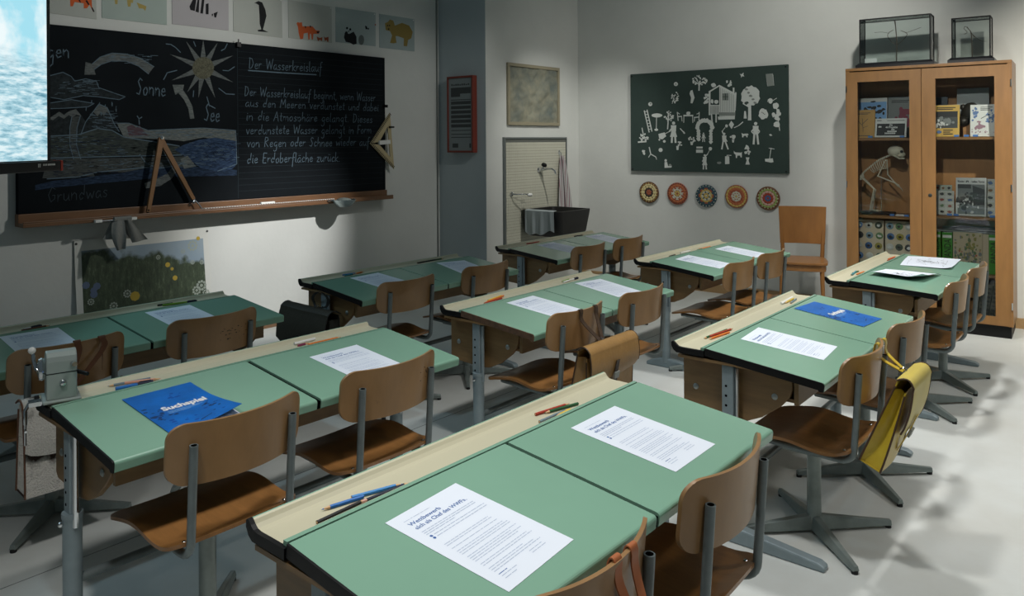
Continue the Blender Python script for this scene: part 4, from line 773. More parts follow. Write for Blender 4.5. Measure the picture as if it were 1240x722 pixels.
def person(x, y, h, arms=(), skirt=False, split=.08):
    w = h*.13; o = [circle(x, y+h*.07, h*.075, h*.075, 10), [(x-w, y+h*.17), (x+w, y+h*.17), (x+w*.8, y+h*.5), (x+(w*1.3 if skirt else w*.8), y+h*(.72 if skirt else .55)), (x-(w*1.3 if skirt else w*.8), y+h*(.72 if skirt else .55)), (x-w*.8, y+h*.5)]]
    o += [line(x-w*.45, y+h*.5, x-w*.6-h*split*.4, y+h, h*.085), line(x+w*.45, y+h*.5, x+w*.6+h*split, y+h, h*.085)]
    for ax, ay in arms: o.append(line(x, y+h*.2, ax, ay, h*.06))
    return o
cut('paper woman in a long apron pushing the wheelbarrow', person(298, 360, 138, [(270, 425), (312, 420)], True, .02))
cut('paper wheelbarrow in front of the paper woman', [[(200,440),(240,430),(250,455),(225,475),(205,470)], line(240, 440, 280, 420, 4), circle(238, 488, 9, 9, 10), circle(206, 478, 6, 6, 8)])
cut('paper man standing with hands on hips', person(830, 363, 145, [(855, 425), (803, 425)], False, .04)+[line(855, 425, 842, 440, 7), line(803, 425, 818, 440, 7)])
cut('paper child running with a butterfly net', person(626, 432, 108, [(612, 420), (645, 490)], False, .16))
cut('paper butterfly net with round hoop held up by the running paper child', [line(612, 425, 632, 398, 4), blob(641, 388, 9, 11, 10, .1, 9)])
cut('paper child raising a racket at the bottom', person(500, 572, 98, [(520, 568), (484, 620)], True, .03))
cut('paper racket at the bottom of the felt board', [line(515, 578, 530, 548, 4), blob(536, 536, 11, 12, 10, .08, 10)])
cut('small paper child under the rose arch', person(492, 432, 60, [(480, 470), (506, 468)], False, .05))
cut('paper child sitting on the ground at the lower left', [circle(247, 612, 8, 9, 9), [(240,622),(256,622),(262,648),(286,646),(284,658),(240,660)], (1, blob(276, 642, 10, 8, 8, .2, 3))])
cut('slim white paper cypress figure', [[(408,160),(420,155),(428,185),(434,205),(420,242),(408,240),(412,205),(402,180)]])
cut('paper dog standing at the bottom right', [[(688,548),(694,558),(704,560),(736,562),(740,556),(740,592),(732,592),(730,580),(712,580),(708,596),(702,596),(700,574),(690,566)]])
cut('small paper cat left of the paper man', [[(738,434),(748,440),(780,438),(784,446),(776,450),(778,462),(770,462),(768,452),(752,452),(750,462),(742,462),(742,450)]])
cut('tall paper sunflower plant on the right', [blob(960, 258, 20, 20, 14, .12, 30)]+leafy(962, 320, 26, 34, 10, 31, 13)+[blob(968, 378, 22, 18, 12, .2, 32), line(966, 270, 986, 420, 5)])
cut('round paper flower bush left of the paper sunflower', [blob(880, 310, 30, 34, 16, .18, 33)]+[(2, blob(872+8*i, 300+6*(i % 3), 4, 3, 6, .3, 34+i)) for i in range(3)])
cut('paper watering can near the right edge', [blob(926, 225, 14, 18, 10, .1, 35), line(938, 226, 966, 208, 4), line(912, 215, 908, 232, 4)])
cut('grey paper water barrel at the top right corner', [(1, [(895,52),(940,48),(948,126),(908,132)]), [(895,52),(940,48),(942,56),(896,60)], [(896,60),(900,60),(911,130),(906,130)], [(938,56),(943,56),(949,126),(944,127)]])
cut('paper butterfly at the top of the felt board', [[(726,50),(738,54),(752,42),(750,56),(756,68),(742,66),(736,76),(734,62)]])
cut('paper lawn mower at the lower right', [line(930, 530, 920, 600, 4), line(915, 532, 952, 538, 4), [(890,602),(940,598),(945,622),(930,626),(892,618)]])
cut('paper kite with a tail', [[(672,355),(690,378),(674,408),(656,380)], line(690, 400, 720, 386, 5), line(720, 386, 748, 362, 6)])
cut('paper pump can with a spout at the bottom', [[(632,585),(658,585),(660,634),(632,636)], line(645, 585, 645, 576, 5), line(645, 578, 672, 579, 4)])
cut('tall potted paper plant at the bottom right', leafy(776, 548, 16, 34, 16, 41, 7)+[[(766,592),(790,592),(784,612),(792,638),(764,638),(772,612)]])
cut('potted paper rose by the running paper child', leafy(684, 462, 16, 12, 9, 42, 7)+[[(676,478),(692,478),(688,496),(680,496)]])
cut('potted paper plant left of the rose arch', leafy(416, 478, 22, 20, 16, 43, 5)+[[(406,490),(426,490),(422,512),(410,512)]])
cut('potted paper bush at the far left edge', leafy(106, 462, 28, 26, 18, 44, 6)+[line(94, 400, 104, 450, 5), [(68,488),(124,484),(122,494),(68,498)]])
cut('paper flower pot below the paper woman', leafy(336, 504, 20, 12, 9, 45, 6)+[[(316,518),(332,518),(330,544),(318,544)]])
cut('paper deck chair at the lower left', [line(140, 525, 150, 570, 6), line(150, 570, 184, 590, 6), line(184, 590, 188, 606, 4), line(150, 570, 136, 592, 4)])
cut('round paper ball at the lower left', [circle(214, 544, 13, 13, 14)])
cut('round paper dial at the upper left', [circle(313, 117, 13, 13, 14), (2, circle(313, 117, 4, 4, 8))])
cut('round paper ball at the left edge above the ladder', [circle(147, 247, 13, 13, 14), (1, circle(150, 244, 6, 6, 8))])
cut('paper row of seed pots at the bottom', [[(446,522),(486,522),(486,534),(446,534)], [(444,542),(488,542),(488,562),(444,562)], (2, [(446,535),(486,535),(486,541),(446,541)])])
cut('paper trowel beside the paper woman', [line(340, 404, 362, 428, 6), line(360, 424, 370, 438, 9)])
cut('small paper owl on the paper house roof', [blob(556, 124, 16, 13, 10, .15, 46)])
cut('tiny paper bird at the right edge', [[(916,444),(928,440),(938,450),(926,454)]])
cut('little grey paper nest at the bottom', [(1, blob(593, 628, 15, 8, 10, .15, 47)), blob(593, 626, 14, 7, 10, .15, 48)])
cut('small paper pot plant at the lower left corner', leafy(104, 560, 9, 16, 7, 49, 6))
cut('small paper bottle beside the big paper tree', [[(756,292),(766,292),(772,340),(752,340)]])

# ------------------------------------------------------------------ five mosaic plates
def seedm(n, c): return mat('seed_'+n, c, .6)
SC = {'cream': (206, 192, 140), 'dark': (44, 38, 34), 'rust': (154, 80, 52), 'orange': (176, 100, 58), 'pale': (190, 190, 172), 'teal': (48, 76, 86), 'yellow': (188, 162, 88), 'green': (140, 160, 88), 'blue': (68, 92, 136), 'brown': (112, 76, 46), 'pink': (196, 160, 146), 'red': (160, 52, 36)}
MP = [(785.8, 233, 'cream', 'round seed mosaic plate with cream rim and dark red star', [('rust', 0, 1), ('rust', .18, 6), ('dark', .34, 8), ('cream', .52, 10), ('cream', .70, 16), ('yellow', .86, 20), ('dark', .95, 30)], 'brown'),
 (820.2, 234.5, 'rust', 'round seed mosaic plate with rust rim and pale flower', [('rust', 0, 1), ('yellow', .18, 6), ('pale', .36, 8), ('pale', .54, 8), ('rust', .56, 16), ('orange', .74, 16), ('dark', .91, 26)], 'rust'),
 (855.2, 237.2, 'teal', 'round seed mosaic plate with dark teal rim and white beads', [('pale', 0, 1), ('yellow', .18, 6), ('pale', .36, 6), ('yellow', .50, 12), ('rust', .64, 8), ('teal', .76, 16), ('pale', .91, 20)], 'teal'),
 (891.6, 238, 'orange', 'round seed mosaic plate with orange field and white star', [('yellow', 0, 1), ('pale', .18, 8), ('pale', .36, 8), ('rust', .52, 12), ('orange', .68, 16), ('yellow', .84, 18), ('brown', .93, 28)], 'rust'),
 (930, 240.3, 'green', 'round seed mosaic plate with green and pink petals and blue centre', [('red', 0, 1), ('blue', .18, 7), ('red', .36, 10), ('pink', .54, 12), ('green', .72, 16), ('pale', .84, 20), ('brown', .93, 30)], 'brown')]
for px, py, key, lb, rings, basec in MP:
    c = b2(px, py, .02); r = abs(b2(px+14.2, py, .02)[0]-c[0]); r = .104
    t = thing('mosaic_plate', lb, 'mosaic plate', C3+BD*c[0]+UP*c[1], 0, 'round seed mosaics under the felt board'); t.rotation_euler = Matrix((BD, -BN, UP)).transposed().to_euler()
    Rx = Matrix.Rotation(PI/2, 3, 'X')
    MB().lathe([(0, .010), (r*.98, .010), (r, .014), (r, .020), (r*.97, .022), (0, .022)], (0, 0, 0), 36, T=Rx).build('disc', seedm(basec, SC[basec]), t)
    g = MB(); names = []
    for n_, rad, cnt in rings:
        if n_ not in names: names.append(n_)
        for i in range(cnt):
            a = 2*PI*i/cnt+(.2 if cnt % 3 == 0 else 0); rr = rad*r; w = min(.017, 2*PI*max(rr, .012)/max(cnt, 4)*.56); l = r*.098
            if rad == 0: w = l = r*.09
            if cnt >= 20: w = min(w, r*.05); l = r*.05
            g.ball((rr*math.cos(a), -.0225, rr*math.sin(a)), (l, .0035, w), 8, names.index(n_), Matrix.Rotation(-a, 3, 'Y'))
    g.build('seed_pattern', [seedm(n_, SC[n_]) for n_ in names], t)
# thin wire on the plaster right of the plates
# ------------------------------------------------------------------ sheets on the desks
def sheet_obj(name, k, u, v, a, m, label, cat, group, curl=None, th=.0004, W_=.21, H_=.297, z=.0006):
    """a sheet lying on desk k; its own x runs along its top edge, its y down the page"""
    o = thing(name, label, cat, on_desk(k, u, v, z), 0, group)
    R = desk_rot(k); ca, sa = math.cos(a), math.sin(a)
    # local axes: page x -> desk length, page y -> towards the pupil
    ex = R @ Vector((sa, ca, 0)); ey = R @ Vector((ca, -sa, 0)); ez = R @ Vector((0, 0, 1))
    o.rotation_euler = Matrix((ex, -ey, ez)).transposed().to_euler()
    cu = curl or (lambda x, y: 0)
    MB().slab(lambda p, q: Vector((p*W_, -q*H_, th+cu(p, q))), lambda p, q: Vector((p*W_, -q*H_, cu(p, q))), 24, 28).build('page', m, o)
    return o
def on_page(cu, W_=.21, H_=.297, th=.0004): return lambda a, b, d: Vector((a, b, th+d+(cu(a/W_, -b/H_) if cu else 0)))
def put_text(g, body, size, x, y, fn, m=0, width=None, shear=0, rot=0, offset=0):
    v, f = text_mesh(body, size, shear, offset); k = width/max(p[0] for p in v) if width else 1
    if rot: g.add([fn(x-p[1], y+p[0]*k, .0003) for p in v], f, m)
    else: g.add([fn(x+p[0]*k, y+p[1], .0003) for p in v], f, m)
def sheet_print(o):
    g = MB(); fn = on_page(None); put_text(g, 'Wettbewerb', .0150, .026, -.044, fn, 0, .088, 0, 0, .0002); put_text(g, '«Ich als Chef des WWF».', .0150, .026, -.060, fn, 0, .150, 0, 0, .0002)
    def row(y, x0, x1, h, m):
        r = random.Random(int(y*1e4)); x = x0
        while x < x1: l = r.uniform(.006, .018); g.poly([(x, y), (min(x+l, x1), y), (min(x+l, x1), y-h), (x, y-h)], fn, m, .0003); x += l+.0018
    row(-.024, .026, .100, .0012, 1)
    for y, x1 in ((-.071, .18), (-.077, .18), (-.083, .11)): row(y, .026, x1, .0019, 1)
    for y in (-.093, -.101): g.poly(circle(.030, y, .0034, n=12), fn, 0, .0003); row(y+.001, .038, .19, .0018, 1)
    y = -.128
    for n in (2, 1, 3, 4, 2, 3):
        for i in range(n): row(y, .026, random.Random(y).uniform(.12, .19), .0016, 1); y -= .0062
        y -= .006
    row(-.255, .026, .05, .0018, 0); row(-.262, .026, .07, .0015, 1); row(-.270, .026, .06, .0015, 1); row(-.255, .12, .16, .0015, 1); row(-.262, .12, .165, .0015, 1)
    return g.build('printed_text', [INK, INKL], o)
PG = 'printed competition sheets on the desks'
SHEETS = [(1, .173, .069, -.073, 'printed competition sheet nearest the camera, at the left of the foreground desk'), (1, .798, .056, -.014, 'printed competition sheet at the right of the foreground desk'),
 (2, .793, .095, -.022, 'printed competition sheet right of the big blue booklet'), (3, .220, .041, -.074, 'printed competition sheet in front of the yellow satchel chair'),
 (4, .268, .042, -.025, 'printed competition sheet by the brown satchel, left half of the mid-room desk'), (4, .865, .016, .123, 'printed competition sheet at the right half of the mid-room desk'),
 (5, .225, .028, -.053, 'printed sheet on the dark desk with the dark satchel, near half'), (5, .895, .02, .20, 'printed sheet on the dark desk with the dark satchel, far half'),
 (6, .757, .028, -.005, 'bluish printed sheet just below the meadow poster'), (6, .191, .02, .04, 'bluish printed sheet at the left frame edge'),
 (7, .27, .03, -.03, 'printed sheet on the sink-side desk, near half'), (7, .90, .02, .05, 'printed sheet on the sink-side desk, far half'),
 (8, .208, .051, -.071, 'printed sheet on the desk below the mosaic plates, near half'), (8, .791, .045, .004, 'printed sheet on the desk below the mosaic plates, far half')]
first = None
for k, u, v, a, lb in SHEETS:
    o = sheet_obj('printed_sheet', k, u, v, a, PAPER, lb, 'sheet of paper', PG)
    if first is None: first = sheet_print(o)
    else: c = first.copy(); C.objects.link(c); c.parent = o
BLUEC = mat('blue_cover', (2, 104, 190), .4, noise=.22, scale=14, col2=(2, 84, 158)); NAVY = mat('cover_navy_print', (10, 42, 92), .5)
for k, u, v, a, lb in ((2, .164, .069, -.021, 'bright blue booklet with a curled corner on the desk with the sharpener'), (3, .849, .018, .091, 'bright blue booklet on the desk by the yellow satchel')):
    cu = (lambda p, q: .002+.060*max(0, (p*.8+q*.9-1.1))**1.5) if k == 2 else (lambda p, q: .002)
    o = sheet_obj('blue_booklet', k, u, v, a, BLUEC, lb, 'booklet', 'blue booklets', cu, .0006)
    MB().slab(lambda p, q: Vector((.002+p*.206, -.002-q*.294, .0016)), lambda p, q: Vector((.002+p*.206, -.002-q*.294, 0)), 2, 2).build('inner_pages', PAPER, o)
    g = MB(); fn = on_page(cu, th=.0006); put_text(g, 'Suchspiel', .036, .052, -.150, fn, 0, .132, 0, 0, .0014)
    for i, (y, x1) in enumerate(((-.161, .165), (-.167, .15), (-.173, .12))): g.poly(rrect(.056, x1, y-.0022, y, .0005, 1), fn, 1, .0003)
    for i in range(60):
        r = random.Random(i+7*k)
        if i < 26: x, y = r.gauss(.035, .016), r.gauss(-.165, .022)
        elif i < 40: x, y = r.gauss(.175, .012), r.gauss(-.20, .03)
        elif i < 50: x, y = r.gauss(.12, .012), r.gauss(-.075, .012)
        else: x, y = r.uniform(.03, .19), r.uniform(-.28, -.2)
        s = r.uniform(.002, .006); x = min(max(x, .008), .20); y = max(min(y, -.01), -.285)
        g.poly(blob(x, y, s*1.3, s*.8, 7, .3, i), fn, 2 if i < 40 else 3, .00015+.000002*i)
    g.poly([(.10, -.272), (.14, -.258), (.141, -.255), (.10, -.267)], fn, 2, .0003)
    g.build('cover_print', [WHITE, mat('cover_pale_blue', (120, 170, 220), .5), NAVY, mat('cover_mid_blue', (6, 66, 150), .5)], o)
# large curled drawings on the desk by the cabinet
def desk_px(k, px, py):
    X, Y, h, dy, tl = DESKS[k]; n = desk_rot(k) @ Vector((0, 0, 1)); return at(px, py, P=(n, n.dot(Vector((X, Y, h)))))
PENC = mat('pencil_drawing', (66, 68, 72), .8)
for j, (cs, lb) in enumerate((([(1052.4,333.7),(1072.3,326.2),(1139.7,333.7),(1116,342.4)], 'big curled white sheet with a black ink sketch, near half of the cabinet desk'), ([(1089.8,321.2),(1099.5,310.5),(1163.9,315.0),(1152,327.2)], 'big white sheet with an ink sketch, far half of the cabinet desk'))):
    A, B, Cc, D_ = [desk_px(9, *c) for c in cs]; n = desk_rot(9) @ Vector((0, 0, 1))
    o = thing('sketch_sheet', lb, 'drawing', A, 0, 'large ink sketches')
    def cv(p, q, j=j): return (.0008+.004*abs(math.sin(p*3.3+q*2))+(.024*(1-p)**3*(1-q*.4)+.035*max(0, q-.62)*2*max(0, 1.0-abs(p-.35)*1.2)*0 + .028*(max(0, q-.7)/.3)**1.5*(1-p)**.5 if j == 0 else .012*(max(0, q-.75)/.25)**2*(1-p)))
    def sp(d): return lambda p, q: (A*(1-p)*(1-q)+B*p*(1-q)+Cc*p*q+D_*(1-p)*q)+n*(cv(p, q)+d)-A
    MB().slab(sp(.0007), sp(0), 16, 16).build('page', PAPER, o)
    g = MB(); f2 = lambda a, b, d: sp(.0009+d)(a, b); r = random.Random(j)
    for i in range(18): x, y = r.gauss(.55, .06), r.gauss(.38, .05); g.poly(blob(x, y, .018, .012, 6, .4, i), f2, 0, .00001*i)
    for i in range(34):
        x, y = r.gauss(.52, .12), r.gauss(.5, .13); a = r.uniform(0, 6.3); pts = [(x, y)]
        for s in range(4): a += r.uniform(-.9, .9); x += .03*math.cos(a); y += .03*math.sin(a); pts.append((min(max(x, .05), .95), min(max(y, .05), .95)))
        g.stroke(pts, .006, f2, 0, .0002)
    for y in (.12, .8): g.stroke([(.1+.05*i, y+r.uniform(-.02, .02)) for i in range(14)], .004, f2, 0, .0002)
    g.build('ink_sketch', PENC, o)

# ------------------------------------------------------------------ pencils in the trays
PCOL = {'blue': (28, 104, 178), 'light blue': (48, 128, 190), 'black': (20, 20, 22), 'navy': (26, 32, 52), 'pink': (206, 160, 146), 'red': (166, 58, 40), 'green': (34, 88, 50), 'grey': (112, 130, 138), 'yellow': (214, 184, 66), 'orange': (216, 120, 50), 'white': (222, 222, 216), 'magenta': (134, 56, 88), 'salmon': (206, 150, 128), 'brown': (100, 62, 44), 'violet': (76, 60, 110), 'teal': (44, 128, 140), 'lime': (120, 160, 60)}
TIPW = mat('sharpened_wood', (206, 166, 120), .6)
def pencil(k, col, p0, p1, where, kind='pencil', r=.0042, tip=1, lift=0):
    X, Y, h, dy, tl = DESKS[k]; zf = h-.0098+r+lift
    a, b = at(*p0, Z=zf), at(*p1, Z=zf); d = b-a; Lg = min(d.length, .185); d.normalize()
    lo, hi = X-TW+.032, X-.024
    mid = (a+b)/2; 
    def loc_x(p): q = p-Vector((X, Y, 0)); return q.x*math.cos(dy)-q.y*math.sin(dy)
    xs = [loc_x(mid-d*Lg/2), loc_x(mid+d*Lg/2)]; sh = 0
    if max(xs) > -.024: sh = -.024-max(xs)
    if min(xs)+sh < -.098: sh += -.098-(min(xs)+sh)
    mid = mid+Vector((sh, 0, 0))
    nm = {'pencil': 'coloured_pencil', 'pen': 'pen', 'chalk': 'chalk_stick', 'marker': 'marker_pen'}[kind]
    o = thing(nm, f'{col} {kind} {where}', kind, mid-UP*r, math.atan2(d.y, d.x), 'pencils and pens in the desk trays')
    m = mat('pencil_'+col.replace(' ', '_'), PCOL[col], .5, spec=.3)
    e = Lg/2; n = 6 if kind == 'pencil' else 12
    bl = -e+(.018 if tip < 0 and kind == 'pencil' else 0); bh = e-(.018 if tip > 0 and kind == 'pencil' else 0)
    MB().tube([(bl, 0, r), (bh, 0, r)], r, n).build('shaft', m, o)
    if kind == 'pencil':
        x0, x1 = (bh, e) if tip > 0 else (bl, -e)
        MB().tube([(x0, 0, r), (x0+(x1-x0)*.7, 0, r)], [r*.95, r*.35], n).build('wooden_tip', TIPW, o)
        MB().tube([(x0+(x1-x0)*.7, 0, r), (x1, 0, r)], [r*.35, .0003], n).build('lead', m, o)
        bx = bl if tip > 0 else bh; s = 1 if tip > 0 else -1
        MB().tube([(bx-.0006*s, 0, r), (bx, 0, r)], r*.55, 8).build('end_core', TIPW, o)
    elif kind in ('pen', 'marker'):
        MB().tube([(e-.045, 0, r), (e+.0005, 0, r)], r*1.12, n).box(e-.04, e-.005, -.001, .001, 2.05*r, 2.4*r).build('cap', mat('pencil_navy', PCOL['navy'], .35), o)
    return o
w1, w1b = 'at the near end of the foreground desk tray', 'at the far end of the foreground desk tray'
pencil(1, 'blue', (389,617.4), (440,601.5), 'at the near end of the foreground desk tray, left one', tip=-1); pencil(1, 'light blue', (425.7,602.7), (488.4,586), 'at the near end of the foreground desk tray, farther back'); pencil(1, 'black', (383.9,632.9), (444.5,604.5), 'with white print at the near end of the foreground desk tray')
pencil(1, 'navy', (444.5,605.8), (497.4,584.6), w1); pencil(1, 'pink', (424,613), (468,597), w1, r=.0036)
pencil(1, 'red', (648.3,502), (689.8,488.8), w1b); pencil(1, 'green', (658.8,500.3), (699.8,488.8), w1b, tip=-1, lift=.0); pencil(1, 'grey', (653.2,511), (688.7,495.4), w1b); pencil(1, 'yellow', (676.5,505.9), (694.2,497.2), 'stub '+w1b, tip=-1)
w = 'in the tray behind the big blue booklet'
pencil(2, 'grey', (127.5,467), (179.6,457.3), w, tip=-1); pencil(2, 'salmon', (147.5,464.5), (195,458.5), w); pencil(2, 'blue', (140,471), (185,462.5), w, 'marker', .006)
w = 'in the tray at the far half of the sharpener desk'
pencil(2, 'white', (356.3,416.6), (381.3,410.5), w, 'chalk', .0055); pencil(2, 'magenta', (360.5,418.8), (374.3,415.4), w); pencil(2, 'orange', (373,417.5), (413.1,408.2), w)
w = 'in the tray above the sheet, desk by the yellow satchel'
pencil(3, 'green', (852,410), (880,399.4), w, tip=-1); pencil(3, 'red', (858.8,407.6), (887.6,398), w); pencil(3, 'orange', (858,411), (883,402.5), w, tip=-1)
w = 'in the tray above the booklet, desk by the yellow satchel'
pencil(3, 'white', (946,367.7), (959.2,360.4), w, 'chalk', .0055); pencil(3, 'yellow', (950.8,367), (960.8,361.7), w, tip=-1); pencil(3, 'grey', (957.4,367), (965.2,361.5), w)
w = 'in the near end of the mid-room desk tray'
pencil(4, 'orange', (585.6,367), (611,357.7), w, tip=-1); pencil(4, 'yellow', (591,364), (608.7,357.5), w); pencil(4, 'red', (586.5,367.5), (610,360.6), w)
w = 'in the far end of the mid-room desk tray'
pencil(4, 'white', (681.9,342), (699.6,336.6), w, 'pen', .005); pencil(4, 'lime', (677.9,341), (687.4,337.3), w)
w = 'in the near end of the tray above the dark satchel'
pencil(5, 'blue', (413.9,333.2), (432,330.5), w); pencil(5, 'teal', (417,334), (430,331.5), w); pencil(5, 'orange', (432,331), (440.5,329), w)
w = 'in the far end of the wall-side middle desk tray'
pencil(5, 'black', (494.3,317), (518.7,312.8), w); pencil(5, 'green', (517.6,314.5), (531,312.3), w)
w = 'in the bluish tray at the left frame edge'
pencil(6, 'brown', (26,400.5), (61,394), w); pencil(6, 'white', (29,399), (50,394.5), w, 'pen', .005)
w = 'in the bluish tray below the meadow poster'
pencil(6, 'black', (189,369.5), (212,366.2), w); pencil(6, 'lime', (197,369.8), (238,364.5), w, 'pen', .005)
w = 'in the tray of the sink-side desk'
pencil(7, 'red', (637.7,295.3), (654.3,292.5), w); pencil(7, 'black', (695.3,286.2), (706.9,284.5), w)
w = 'in the tray below the mosaic plates'
pencil(8, 'black', (810.3,310.6), (818.7,308.2), w); pencil(8, 'white', (824.3,306.6), (835.4,303.7), w, 'chalk', .006); pencil(8, 'orange', (845,302.2), (862.4,298.2), w); pencil(8, 'green', (844.2,303), (851,301), w)
w = 'in the tray of the cabinet desk, near half'
pencil(9, 'teal', (1031.2,332.9), (1037.4,328.2), w, r=.005); pencil(9, 'green', (1032.5,331), (1040.5,328), w); pencil(9, 'orange', (1037.4,332.2), (1047.4,328.7), w)
w = 'in the tray of the cabinet desk, far half'
pencil(9, 'red', (1074.8,315.5), (1084,311.7), w); pencil(9, 'orange', (1075.5,313.8), (1084.8,310.7), w)

# ------------------------------------------------------------------ pencil sharpener clamped on the tray end
X, Y, h, dy, tl = DESKS[2]
b0 = at(70.5, 484, Z=h+.012)
t = thing('pencil_sharpener', 'grey metal crank pencil sharpener clamped on the left end of a desk tray', 'pencil sharpener', (X-.066, Y+.047, h+.008), -dy-.25)
SG = mat('sharpener_grey', (158, 168, 162), .32, .35); SD_ = mat('sharpener_dark', (40, 44, 46), .4, .5)
# housing: x towards the pupil, y along the desk
hp = [(-.040, 0), (.034, 0), (.034, .108), (.030, .122), (.018, .133), (0, .137), (-.018, .133), (-.032, .122), (-.040, .108)]
bd = MB().ext(hp, lambda a, b, w: Vector((a, w, b)), -.038, .040).build('housing', SG, t, .003)
MB().box(-.0405, .0348, -.0386, .0406, .074, .0765).build('seam', SD_, bd)
MB().box(-.052, .046, -.048, .050, -.0085, .0).build('base_plate', SG, t, .003)
MB().lathe([(.010, 0), (.010, .006), (.006, .011), (0, .012)], (.034, .004, .046), 12, T=Matrix.Rotation(PI/2, 3, 'Y')).build('screw', CHROME, t)
MB().tube([(.035, .028, .098), (.056, .032, .100)], .007, 10).build('pencil_knob', CHROME, t)
MB().lathe([(.030, 0), (.034, .008), (.030, .016), (.012, .020)], (-.004, -.039, .085), 18, T=Matrix.Rotation(PI/2, 3, 'X')).tube([(-.030, -.056, .085), (-.004, -.060, .085), (.02, -.056, .085)], .005, 8).build('chuck', CHROME, t)
cr = MB().tube([(-.004, -.060, .085), (-.012, -.066, .11), (-.016, -.068, .132)], .005, 8).build('crank', CHROME, t)
MB().ball((-.016, -.070, .140), .0105, 12).build('crank_knob', WHITE, cr)
MB().tube([(.02, .041, .07), (.055, .065, .066)], [.006, .0055], 10).build('handle', BLACK, t)
MB().box(-.030, .008, -.080, -.0455, -.018, -.006).tube([(-.010, -.078, -.012), (-.010, -.088, -.03), (-.010, -.088, -.07)], .0055, 8).tube([(-.010, -.088, -.07), (-.010, -.088, -.13)], .0035, 8).tube([(-.035, -.088, -.085), (.012, -.088, -.085)], .0035, 8).build('clamp', CHROME, t)

# ------------------------------------------------------------------ satchels
def strap(mb, pts, w, th, wd, m=0):
    """a flat strap along pts; wd is the direction across the strap"""
    pts = [Vector(p) for p in pts]; wd = Vector(wd).normalized(); L_, R_ = [], []
    def ev(u, o):
        s = u*(len(pts)-1); i = min(int(s), len(pts)-2); p = pts[i].lerp(pts[i+1], s-i); tg = (pts[i+1]-pts[i]).normalized(); n = tg.cross(wd).normalized()
        return p, n
    def f(o): return lambda u, v: ev(u, 0)[0]+wd*(v-.5)*w+ev(u, 0)[1]*o
    return mb.slab(f(th/2), f(-th/2), (len(pts)-1)*2, 1, m)
def smooth(pts, n=4):
    P = [Vector(p) for p in pts]; out = []
    for i in range(len(P)-1):
        p0, p1, p2, p3 = P[max(i-1, 0)], P[i], P[i+1], P[min(i+2, len(P)-1)]
        for j in range(n):
            s = j/n; out.append(.5*((2*p1)+(p2-p0)*s+(2*p0-5*p1+4*p2-p3)*s*s+(3*p1-p0-3*p2+p3)*s**3))
    return out+[P[-1]]
